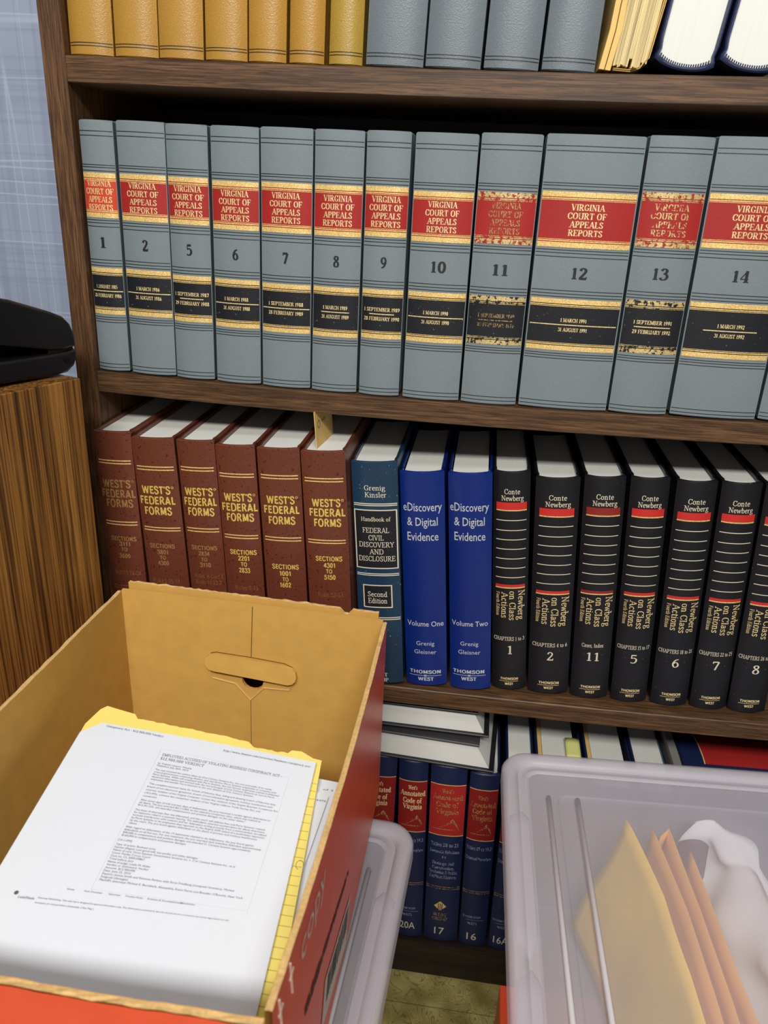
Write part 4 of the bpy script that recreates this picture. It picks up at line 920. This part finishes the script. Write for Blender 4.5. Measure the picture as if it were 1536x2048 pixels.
def extr(name, P, x0, x1, m, parent, bw=0.003):
    n = len(P)
    mb = MB(); mb.loft([[(x1, y, z) for y, z in P], [(x0, y, z) for y, z in P]], True, True)
    return bevel(smooth_angle(mb.build(name, m, parent), 30), bw, 3)
up_ = [(-.30, .135), (-.20, .116), (-.10, .0885), (-.05, .0765), (-.030, .0695), (-.008, .0615), (.004, .0560), (.0115, .0480), (.0152, .0380), (.0160, .0262), (.0035, .0243), (-.012, .0256), (-.066, .0375), (-.30, .090)]
lo_ = [(-.30, -.001 + .0085), (-.08, .0035), (-.012, .0012), (.0030, .0022), (.0115, .0080), (.0155, .0150), (.0160, .0240), (.0040, .0225), (-.012, .0225), (-.040, .0228), (-.070, .0232), (-.30, .030)]
extr('upper_cover', up_, -0.40, -0.020, M['gloss_black'], mc)
lo2 = [(y, z + .0) for y, z in lo_]
extr('lower_tray', lo2, -0.40, -0.020, M['gloss_black'], mc)
extr('slot_back', [(-.30, .02), (-.30, .10), (-.02, .035), (-.02, .02)], -0.39, -0.05, M['mouth_black'], mc, 0.001)
extr('hinge', [(-.014, .0215), (-.014, .0268), (.0135, .0275), (.0150, .0225)], -0.398, -0.024, M['gloss_black'], mc, 0.0005)
mb = MB(); mb.tube([(-.0195, .002, .0145), (-.0180, .002, .0145)], .0024, 12); mb.build('hinge_pin', M['mouth_black'], mc)
bevel(MB().box(-.38, -.03, -.30, -.018, -.0002, .0040).build('base_foot', M['gloss_black'], mc), .001, 2)

# ---------------------------------------------------------------- cardboard box of papers
bx = thing('cardboard_box', 'open red and brown paper carton full of papers, lid off', 'box', (0, 0, 0))
ZT, ZB = -0.215, -0.4415
BL, BR, FRc, FLc = Vector((.0527, -.0936, 0)), Vector((.3374, -.1003, 0)), Vector((.3320, -.5263, 0)), Vector((.0450, -.5190, 0))
rnd = random.Random(11)
def wall(name, A, B, outm, zf, th=0.0042, n=36, ztop=ZT, zb=ZB, bulge=0.0):
    """board from A to B, inside on its left; kraft inside, print outside, torn rim"""
    d = (B - A).normalized(); nrm = Vector((-d.y, d.x, 0))
    inn, out, rim = MB(), MB(), MB()
    tops = [zf(i / n) + rnd.uniform(-.0007, .0007) for i in range(n + 1)]
    bul = [bulge * sin(pi * i / n) for i in range(n + 1)]
    P = lambda i, off: A.lerp(B, i / n) + nrm * (off + bul[i])
    zs = [zb + .004 + (ZT - zb - .02) * q_ / 4 for q_ in range(5)]
    for mb, off, low in ((inn, 0.0, 0), (out, th, .0016)):
        v = []
        for i in range(n + 1):
            p0 = A.lerp(B, i / n)
            for z in zs + [tops[i] - low]:
                k = (z - ZB) / (ZT - ZB)
                q = p0 + nrm * (off + bul[i] * k); v.append((q.x, q.y, z))
        m_ = len(zs) + 1
        f = [(i * m_ + j, (i + 1) * m_ + j, (i + 1) * m_ + j + 1, i * m_ + j + 1) for i in range(n) for j in range(m_ - 1)]
        mb.add(v, f)
    v = []
    for i in range(n + 1):
        a, b = P(i, -.0001), P(i, th + .0001)
        c = (a + b) / 2
        v += [(a.x, a.y, tops[i] - .0006), (c.x, c.y, tops[i] + rnd.uniform(-.0012, .0002)), (b.x, b.y, tops[i] - .0004 + rnd.uniform(-.0006, .0006))]
    f = []
    for i in range(n):
        for j in (0, 1): f.append((3 * i + j, 3 * (i + 1) + j, 3 * (i + 1) + j + 1, 3 * i + j + 1))
    rim.add(v, f)
    w_ = inn.build(name, M['kraft'], bx)
    o2 = out.build('printed_face', outm, w_); rim.build('cut_edge', M['kraft_edge'], w_)
    return w_, o2
wall('left_wall', FLc, BL, M['box_red'], lambda t: ZT + .003 * sin(pi * t) - .002 * (1 - t))   # inside on the right hand side
wr, wr_out = wall('right_wall', BR, FRc, M['box_red'], lambda t: ZT + .010 * t * t - .003 * sin(pi * t), bulge=0.002)
wall('front_wall', FRc, FLc, M['box_red'], lambda t: ZT + .004 * (1 - t) - .004 * sin(pi * t))
wall('flap_layer', BL + Vector((.004, .0095, 0)), BR + Vector((-.006, .0095, 0)), M['box_red'], lambda t: ZT + .0068 - .003 * t - (.006 if .855 < t < .885 else 0), n=60, zb=ZT - .040)
# back wall with the hand hole cut out of it (2D outline filled with a hole)
def plate(outer, holes, depth, fn, name, m, parent):
    c = bpy.data.curves.new('outline', 'CURVE'); c.dimensions = '2D'; c.fill_mode = 'BOTH'; c.extrude = depth / 2
    for P in [outer] + holes:
        sp = c.splines.new('POLY'); sp.points.add(len(P) - 1); sp.use_cyclic_u = True
        for q, (x, y) in zip(sp.points, P): q.co = (x, y, 0, 1)
    o = bpy.data.objects.new('outline', c); COL.objects.link(o)
    dg = bpy.context.evaluated_depsgraph_get(); dg.update()
    me = o.evaluated_get(dg).to_mesh()
    vs = [fn(v.co.x, v.co.y, v.co.z) for v in me.vertices]; fs = [tuple(p.vertices) for p in me.polygons]
    bpy.data.objects.remove(o); bpy.data.curves.remove(c)
    return mesh_obj(name, vs, fs, m, parent)
ang = (BR - BL).normalized()
def backp(x, z, off):
    q = BL + ang * ((x - .0527) / ang.x); return (q.x + off * .02, q.y - off, z)
def arc(cx, cz, r, a0, a1, n=6): return [(cx + r * cos(radians(a0 + (a1 - a0) * i / n)), cz + r * sin(radians(a0 + (a1 - a0) * i / n))) for i in range(n + 1)]
HOLE = arc(.155, -.2985, .0080, 90, 270) + [(.1835, -.3075)] + arc(.1965, -.3085, .0120, 180, 360, 8) + [(.2095, -.3085)] + arc(.2340, -.3010, .0075, -90, 90)
bw_ = plate([(.0527, ZB + .004), (.3374, ZB + .004), (.3374, ZT + .0002), (.0527, ZT + .0012)], [HOLE], .0042, lambda x, y, z: backp(x, y, -.0022 + z), 'back_wall', M['kraft'], bx)
plate([(.0527, ZB + .004), (.3374, ZB + .004), (.3374, ZT - .0010), (.0527, ZT - .0010)], [HOLE], .0006, lambda x, y, z: backp(x, y, -.0048 + z), 'printed_face', M['box_red'], bw_)
# hand hole tongue, folded up and leaning inwards
TG = arc(.1535, -.2880, .0095, 90, 270) + arc(.2370, -.2930, .0100, -90, 90)
tg = plate(TG, [], .0036, lambda x, y, z: backp(x, y, .0022 + z + (-.279 - y) * .16), 'hand_hole_tongue', M['kraft'], bx)
mb = MB(); mb.tube([backp(x, z, .0005) for x, z in ((.1480, -.3010), (.1510, -.3105), (.1770, -.3143), (.1936, -.3335), (.2090, -.3153), (.2380, -.3140), (.2410, -.3065))], .0009, 6)
mb.build('pale_crease', M['crease_light'], bx)
mb = MB(); mb.tube([backp(.1984, ZT - .0005, .0), backp(.1955, -.278, .0)], .00045, 5); mb.tube([backp(.1936, -.334, .0), backp(.1925, -.43, .0)], .0003, 5)
mb.tube([backp(x, z, .0002) for x, z in [(.1500, -.2790)] + [(.1560, -.2770), (.195, -.2783), (.2330, -.2810), (.2420, -.2850)]], .0005, 5)
mb.build('seam_line', M['crease'], bx)
q = lambda p, z: (p.x, p.y, z)
MB().hexa([q(FLc, ZB), q(FRc, ZB), q(BR, ZB), q(BL, ZB), q(FLc, ZB + .004), q(FRc, ZB + .004), q(BR, ZB + .004), q(BL, ZB + .004)]).build('base', M['kraft'], bx)
# print on the right face
ax = (FRc - BR).normalized(); nrm = Vector((-ax.y, ax.x, 0))
def rface(y, z, off=0.0004):
    t_ = (BR.y - y) / (BR.y - FRc.y); p = BR.lerp(FRc, t_) + nrm * (.0042 + off + .002 * sin(pi * max(0, min(1, t_))) * (z - ZB) / (ZT - ZB))
    return (p.x, p.y, z)
lettering('printed_word', [('n', 'copy', -434, -236, 66, 25)], lambda u, v: rface(u, v - (u + .435) * .08), M['white_ink'], wr)
mb = MB()
for y0 in (-.4915, -.5135):
    mb.tube([rface(y0 - .001, -.212), rface(y0 + .001, -.224), rface(y0 + .0035, -.242)], .0006, 5); mb.tube([rface(y0 - .002, -.225), rface(y0 + .006, -.224)], .0005, 5)
mb.build('scratch_marks', M['white_ink'], wr)
mb = MB(); rn = random.Random(5)
for i in range(26):
    y = -.300 - i * .0060; z = -.345 + (i / 25) * .040
    hgt = .0026 + .0034 * (i / 25) * rn.uniform(.4, 1.2)
    mb.add([rface(y, z - hgt), rface(y - .0064, z - hgt + .0012), rface(y - .0064, z + hgt + .0012), rface(y, z + hgt)], [(0, 1, 2, 3)])
mb.build('marker_line', worn('black_marker', (58, 18, 16), 0.6, 160, 0, .6), wr)
def quad(mb, P, off): mb.add([rface(y, z, off) for y, z in P], [(0, 1, 2, 3)])
LQ = [(-.286, -.388), (-.393, -.3568), (-.404, -.400), (-.300, -.431)]
def lq(a, b, off):
    p = [LQ[0][k] + (LQ[1][k] - LQ[0][k]) * a for k in (0, 1)]; r = [LQ[3][k] + (LQ[2][k] - LQ[3][k]) * a for k in (0, 1)]
    return rface(p[0] + (r[0] - p[0]) * b, p[1] + (r[1] - p[1]) * b, off)
mb = MB(); mb.add([lq(0, 0, .0006), lq(1, 0, .0006), lq(1, 1, .0006), lq(0, 1, .0006)], [(0, 1, 2, 3)])
lb_ = mb.build('white_label', M['sticker'], wr)
mb = MB(); a = .06
while a < .92:
    ww = rn.uniform(.018, .055)
    mb.add([lq(a, .10, .0009), lq(a + ww, .10, .0009), lq(a + ww, .62, .0009), lq(a, .62, .0009)], [(0, 1, 2, 3)])
    a += ww + rn.uniform(.012, .04)
mb.build('printed_bars', M['ink'], lb_)

# papers in the box
TLp = Vector((.0835, -.2509, -.2699)); ex = Vector((.9971, .0379, -.0657)); ey = Vector((-.0285, .9899, .1386)); en = ex.cross(ey)
def PG(u, v, off=0.0): return TLp + ex * u + ey * v + en * off
st = thing('paper_stack', 'thick stack of white papers under the yellow pad in the carton', 'paper stack', (0, 0, 0))
def slab(name, P, off, th, m, parent=None):
    v = [PG(u / 1000, w_ / 1000, off - th) for u, w_ in P] + [PG(u / 1000, w_ / 1000, off) for u, w_ in P]
    n = len(P)
    return mesh_obj(name, v, [tuple(range(n))[::-1], tuple(range(n, 2 * n))] + [(i, (i + 1) % n, n + (i + 1) % n, n + i) for i in range(n)], m, parent)
slab('sheets', [(-4, -268), (235, -262), (238, -6), (0, 6)], -.0135, .085, M['paper'], st)
s3 = slab('loose_sheet', [(20, -266), (229, -258), (241.5, -40), (243.0, -12), (222, -14), (30, 2)], -.0118, .0008, M['paper'])
tag(s3, 'white sheet lowest at the right side of the carton', 'paper')
lettering('page_mark', [('nL', '4476', 222.5, -36, 10, 2.2)], lambda u, v: PG(u, v, -.0082), M['paper_ink'], None) if False else None
s2 = slab('loose_sheet', [(15, -266), (219, -262), (224, -105), (232.5, -27), (226, -24.5), (30, -10)], -.0085, .0009, M['paper'])
tag(s2, 'white sheet with a page count under the yellow pad edge', 'paper')
lettering('printed_text', [('nL', '4476', 222.3, -32.5, 9, 2.0)], lambda u, v: PG(u, v, -.0082), M['paper_ink'], s2)
lettering('printed_text', [('nL', 'of 3', 226.0, -17.5, 9, 2.0)], lambda u, v: PG(u, v, -.0115), M['paper_ink'], s3)
YP = [(5, -264), (225.5, -262), (227.3, -202), (224.5, -105), (222, -40), (220.8, -15), (220.0, 7)]
rnd = random.Random(2)
yt = [(212, 8.0), (200, 14), (191, 13.5), (188, 9.5), (170, 10.0), (156, 10.6), (150, 15.8), (117, 19.2), (80, 21.5), (42, 23.2), (37.5, 28.5), (22, 31), (8.6, 33.4), (4, 28), (-2, 8)]
for i in range(len(yt) - 1):
    a, b = yt[i], yt[i + 1]
    nseg = max(1, int(abs(a[0] - b[0]) / 3))
    for k in range(nseg):
        YP.append((a[0] + (b[0] - a[0]) * k / nseg, a[1] + (b[1] - a[1]) * k / nseg + (rnd.uniform(-.7, .7) if k and 45 < a[0] < 200 else 0)))
YP.append(yt[-1])
yp = slab('legal_pad', YP, -.0035, .004, M['yellow'])
tag(yp, 'yellow legal pad with torn top edge under the printed page', 'notepad')
mb = MB()
for i in range(30):
    v0 = -20 - i * 8.2
    ur = (.2206 - (v0 / 1000 + .015) * .036); mb.add([PG(.2150, v0 / 1000, -.0033), PG(ur, v0 / 1000, -.0033), PG(ur, v0 / 1000 + .0004, -.0033), PG(.2150, v0 / 1000 + .0004, -.0033)], [(0, 1, 2, 3)])
mb.tube([PG(.2215 + .003 * cos(a), -.100 + .004 * sin(a), -.0033) for a in [i * .5 for i in range(10)]], .0003, 4)
mb.build('ruled_lines', M['pad_line'], yp)
# the printed page
def vtop(u): return -5.8 + 14.1 * u / 15 if u < 15 else 8.3 - 8.3 * (u - 15) / 201
us = [0, 5, 10, 15] + [15 + 201 * i / 24 for i in range(1, 25)]
v = []; nvv = 24
for j in range(nvv + 1):
    s = j / nvv
    for u in us:
        vv = (1 - s) * vtop(u) - s * 266
        off = .0016 * sin(u / 216 * pi) * (1 - s) + .0008
        v.append(PG(u / 1000, vv / 1000, off))
nu_ = len(us)
f = [(j * nu_ + i, (j + 1) * nu_ + i, (j + 1) * nu_ + i + 1, j * nu_ + i + 1) for j in range(nvv) for i in range(nu_ - 1)]
pg = mesh_obj('printed_page', v, f, M['paper'], None, False)
so = pg.modifiers.new('t', 'SOLIDIFY'); so.thickness = .0002; so.offset = -1
tag(pg, 'top printed white page with a verdict article in the carton', 'paper')
def pgtext(u, v):
    k = -.03 + max(0, (-v * 1000 - 17)) / 140 * .07
    vv = v + k * (u - .0806)
    s = min(1, max(0, (vtop(u * 1000) - vv * 1000) / (vtop(u * 1000) + 266)))
    return PG(u, vv, .0016 * sin(u / .216 * pi) * (1 - s) + .00115)
DL = []
KB = 103.5 / text_geo('n', DOC[6][1])[2]
for fo, s, u, v_, W, h in DOC:
    w0 = text_geo(fo, s)[2]
    DL.append((fo + 'L', s, u, v_, W or w0 * KB * h / 1.55, h * 1.1))
DL2 = [d for d in DL if d[3] > 0 or d[2] > 120 and d[3] > -5]
lettering('printed_text', [d for d in DL if d not in DL2], pgtext, M['paper_ink'], pg)
for DL2_ in ([DL2[0]], [DL2[1]]): lettering('header_text', DL2_, lambda u, v: PG(u, v - (u - .0203) * (.06 if u < .1 else .02) * (1 if u < .1 else 0) - (max(0, u - .1317) * .03), .0016 * sin(u / .216 * pi) + .00115), M['paper_ink'], pg)
mb = MB()
for (a, b) in (((78, -12), (74, -150)), ((196, -22), (192, -150)), ((74, -150), (192, -147)), ((78, -12), (196, -22))):
    d_ = Vector((b[0] - a[0], b[1] - a[1])).normalized(); nx, ny = -d_.y * .12, d_.x * .12
    N = 16
    for i in range(N):
        p0 = (a[0] + (b[0] - a[0]) * i / N, a[1] + (b[1] - a[1]) * i / N); p1 = (a[0] + (b[0] - a[0]) * (i + 1) / N, a[1] + (b[1] - a[1]) * (i + 1) / N)
        def pt(x, y):
            s = min(1, max(0, (vtop(x) - y) / (vtop(x) + 266))); return PG(x / 1000, y / 1000, .0016 * sin(x / 216 * pi) * (1 - s) + .0011)
        mb.add([pt(p0[0] - nx, p0[1] - ny), pt(p1[0] - nx, p1[1] - ny), pt(p1[0] + nx, p1[1] + ny), pt(p0[0] + nx, p0[1] + ny)], [(0, 1, 2, 3)])
mb.build('column_frame', M['paper_faint'], pg)
mb = MB(); mb.add([pgtext(.0226 + .0016 * cos(i * pi / 6), -.1588 + .0016 * sin(i * pi / 6)) for i in range(12)], [tuple(range(12))]); mb.build('printed_logo', M['paper_ink'], pg)

# ---------------------------------------------------------------- plastic tubs
def tub(label, loc, rz, W, L, hgt, lid_ry, group, ribs=(.050, .081)):
    """storage tub with a lid: origin at the middle of the lid's top, +y towards the bookcase"""
    r = thing('storage_tub', label, 'storage tub', loc, (0, 0, rz), group)
    x, y = W / 2, L / 2
    ld = MB()
    prof = [(0, -.020), (.0002, -.005), (.002, -.0012), (.006, 0), (.013, .0), (.0165, -.0022), (.0185, -.0062), (.0225, -.0066), (.0255, -.0042), (.0275, -.0042), (.0300, -.0066)]
    loops = [rrect(-x + i, x - i, -y + i, y - i, max(.030 - i * .55, .010), z, 7) for i, z in prof]
    ld.loft(loops)
    rim = smooth_angle(ld.build('lid', M['lid_rim'], r), 50)
    rim.rotation_euler = (0, lid_ry, 0)
    so = rim.modifiers.new('t', 'SOLIDIFY'); so.thickness = .0012
    pn = MB(); i0 = .0300
    loops = [rrect(-x + i, x - i, -y + i, y - i, .012, z, 7) for i, z in ((i0, -.0066), (.0310, -.0068), (.0990, -.0068) if False else (.06, -.0068), (.0608, -.0090), (.0640, -.0095))]
    pn.loft(loops, False, True)
    p_ = smooth_angle(pn.build('lid_panel', M['lid'], rim), 30)
    so = p_.modifiers.new('t', 'SOLIDIFY'); so.thickness = .0012
    for sx in (-1, 1):
        for xo, y1 in ((ribs[0], y - .068), (ribs[1], y - .068)):
            rb = MB()
            P = [(xo - .0030, -.0068), (xo - .0016, -.0022), (xo + .0010, -.0022), (xo + .0030, -.0068)]
            rb.loft([[(sx * (-x + a), yy, z) for a, z in P] for yy in (y1, -y + .06)], True, True)
            smooth_angle(rb.build('lid_rib', M['rib'], rim), 60)
    for sx in (-1, 1):
        for ya, yb in ((y - .092, y - .265), (y - .276, -y + .03)):
            la = MB(); loops = []
            for k in range(13):
                t_ = k / 12; yy = ya + (yb - ya) * t_
                e_ = min(1, min(t_, 1 - t_) * 9); e_ = sqrt(max(e_ * (2 - e_), 0.0)) * .98 + .02
                loops.append([(sx * (-x + .0175 + (a - .0175) * (0.35 + .65 * e_)), yy, -.0062 + (z + .0062) * e_) for a, z in ((.0060, -.0060), (.0068, .0012), (.0100, .0032), (.0190, .0032), (.0262, .0008), (.0282, -.0062))])
            la.loft(loops, True, True, False)
            smooth_angle(la.build('latch', M['lid'], rim), 50)
    bd = MB(); loops = []
    for dz, ins in ((-.010, .008), (-.022, .010), (-.0225, .013), (-hgt + .02, .013 + .10 * (hgt - .04)), (-hgt + .004, .018 + .10 * (hgt - .04)), (-hgt + .001, .030 + .10 * (hgt - .04))):
        loops.append(rrect(-x + ins, x - ins, -y + ins, y - ins, .022, dz, 7))
    bd.loft(loops, False, True)
    b_ = smooth_angle(bd.build('tub_body', M['tub'], r), 40)
    so = b_.modifiers.new('t', 'SOLIDIFY'); so.thickness = .0014
    return r
# right tub: back left lid corner near (0.476, -0.045)
Wt, Lt = .44, .50
th_ = radians(1.0)
tub('frosted plastic storage tub holding envelopes and white paper, at the right', (.476 + Wt / 2 * cos(th_) + Lt / 2 * sin(th_), -.043 + Wt / 2 * sin(th_) - Lt / 2 * cos(th_), -.394), th_, Wt, Lt, .2085, radians(-2.2), 'frosted storage tubs on the floor side')
th_ = radians(-2.8)
Wl, Ll = .355, .52
tub('frosted plastic storage tub under the cardboard carton', (.3895 - Wl / 2 * cos(th_) + Ll / 2 * sin(th_), -.1300 - Wl / 2 * sin(th_) - Ll / 2 * cos(th_), -.4470), th_, Wl, Ll, .4030, 0.0, 'frosted storage tubs on the floor side', (.041, .070))

# red carton under the right tub
rb = thing('cardboard_box', 'red paper carton under the right storage tub', 'box', (0, 0, 0))
bevel(MB().box(.494, .84, -.49, -.185, -.849, -.6045).build('body', M['box_red'], rb), .001, 1)
MB().box(.4936, .4942, -.44, -.235, -.74, -.63).build('printed_label', M['kraft'], rb)

# contents of the right tub
def sheet(name, label, cat, path, z0, tilt, m, back_cut=.0, wob=.004, seed=1, grp=None, n=16):
    """thin envelope standing on edge: path is its top edge (x, y, z), it drops to z0 and leans"""
    rn = random.Random(seed); ph = rn.uniform(0, 6)
    pts = [Vector(p) for p in path]
    def at(a):
        f_ = a * (len(pts) - 1); i = min(int(f_), len(pts) - 2); return pts[i].lerp(pts[i + 1], f_ - i)
    def P(a, b):
        p = at(a); z = p.z + (z0 - p.z) * b
        return (p.x - tilt * (p.z - z) + wob * sin(7 * a + 5 * b + ph) * (0.25 + b * .75), p.y - back_cut * b * (1 - a), z)
    o = MB().grid(P, n, 10).build(name, m, None, True)
    so = o.modifiers.new('t', 'SOLIDIFY'); so.thickness = .0016
    return tag(o, label, cat, grp)
G = 'envelopes in the right tub'
sheet('envelope', 'yellow manila envelope, leftmost in the right tub', 'envelope', [(.612, -.112, -.4205), (.632, -.213, -.4165), (.640, -.295, -.4165), (.646, -.46, -.4165)], -.588,   .20, M['manila'], .0, .006, 1, G, 24)
sheet('envelope', 'orange brown envelope beside the yellow one in the tub', 'envelope', [(.639, -.122, -.4205), (.650, -.225, -.4165), (.656, -.31, -.4165), (.660, -.46, -.4165)], -.588, .10, M['orange_env'], .0, .003, 2, G, 24)
sheet('envelope', 'orange envelope with notched top in the middle of the tub', 'envelope', [(.645, -.125, -.425), (.656, -.116, -.4205), (.664, -.225, -.4165), (.668, -.31, -.4165), (.672, -.46, -.4165)], -.588, .08, M['orange_env'], .0, .003, 3, G, 24)
sheet('envelope', 'tan envelope against the white paper in the tub', 'envelope', [(.672, -.145, -.4225), (.678, -.25, -.4165), (.684, -.324, -.4165), (.690, -.46, -.4165)], -.588, .06, M['orange_env'], .0, .003, 4, G, 24)
o = MB().grid(lambda a, b: (.668 + .030 * a, -.118 - .006 * sin(pi * a) - .01 * b, -.424 - .055 * b - .012 * (2 * a - 1) ** 2), 10, 8).build('mauve_folder', M['mauve'], None, True)
so = o.modifiers.new('t', 'SOLIDIFY'); so.thickness = .0015; tag(o, 'dark mauve rounded card behind the envelopes in the tub', 'card')
# crumpled white paper bag
rn = random.Random(9)
path = [(.681, -.104), (.710, -.107), (.735, -.140), (.752, -.19), (.775, -.26), (.80, -.34), (.82, -.44)]
def bagP(a, b):
    f_ = a * 6; i = min(int(f_), 5); k = f_ - i
    x = path[i][0] + (path[i + 1][0] - path[i][0]) * k; y = path[i][1] + (path[i + 1][1] - path[i][1]) * k
    nx, ny = -.7, -.6
    r_ = .075 * (.25 + .75 * min(1, a * 2.2))
    cr = .006 * (sin(9 * a + 14 * b) + sin(23 * a - 11 * b + 1) * .6 + abs(sin(17 * a + 6 * b)) * .8)
    d_ = sin(pi * b / 2)
    return (x + nx * r_ * d_ + cr, y + ny * r_ * d_ * .5 + cr * .5, -.4185 - .165 * (1 - cos(pi * b / 2)) * (1.0) + cr * .4 - .004)
o = MB().grid(bagP, 40, 22).build('paper_bag', M['white_bag'], None, True)
so = o.modifiers.new('t', 'SOLIDIFY'); so.thickness = .0008
tag(o, 'crumpled white paper bag at the right of the envelopes', 'bag')
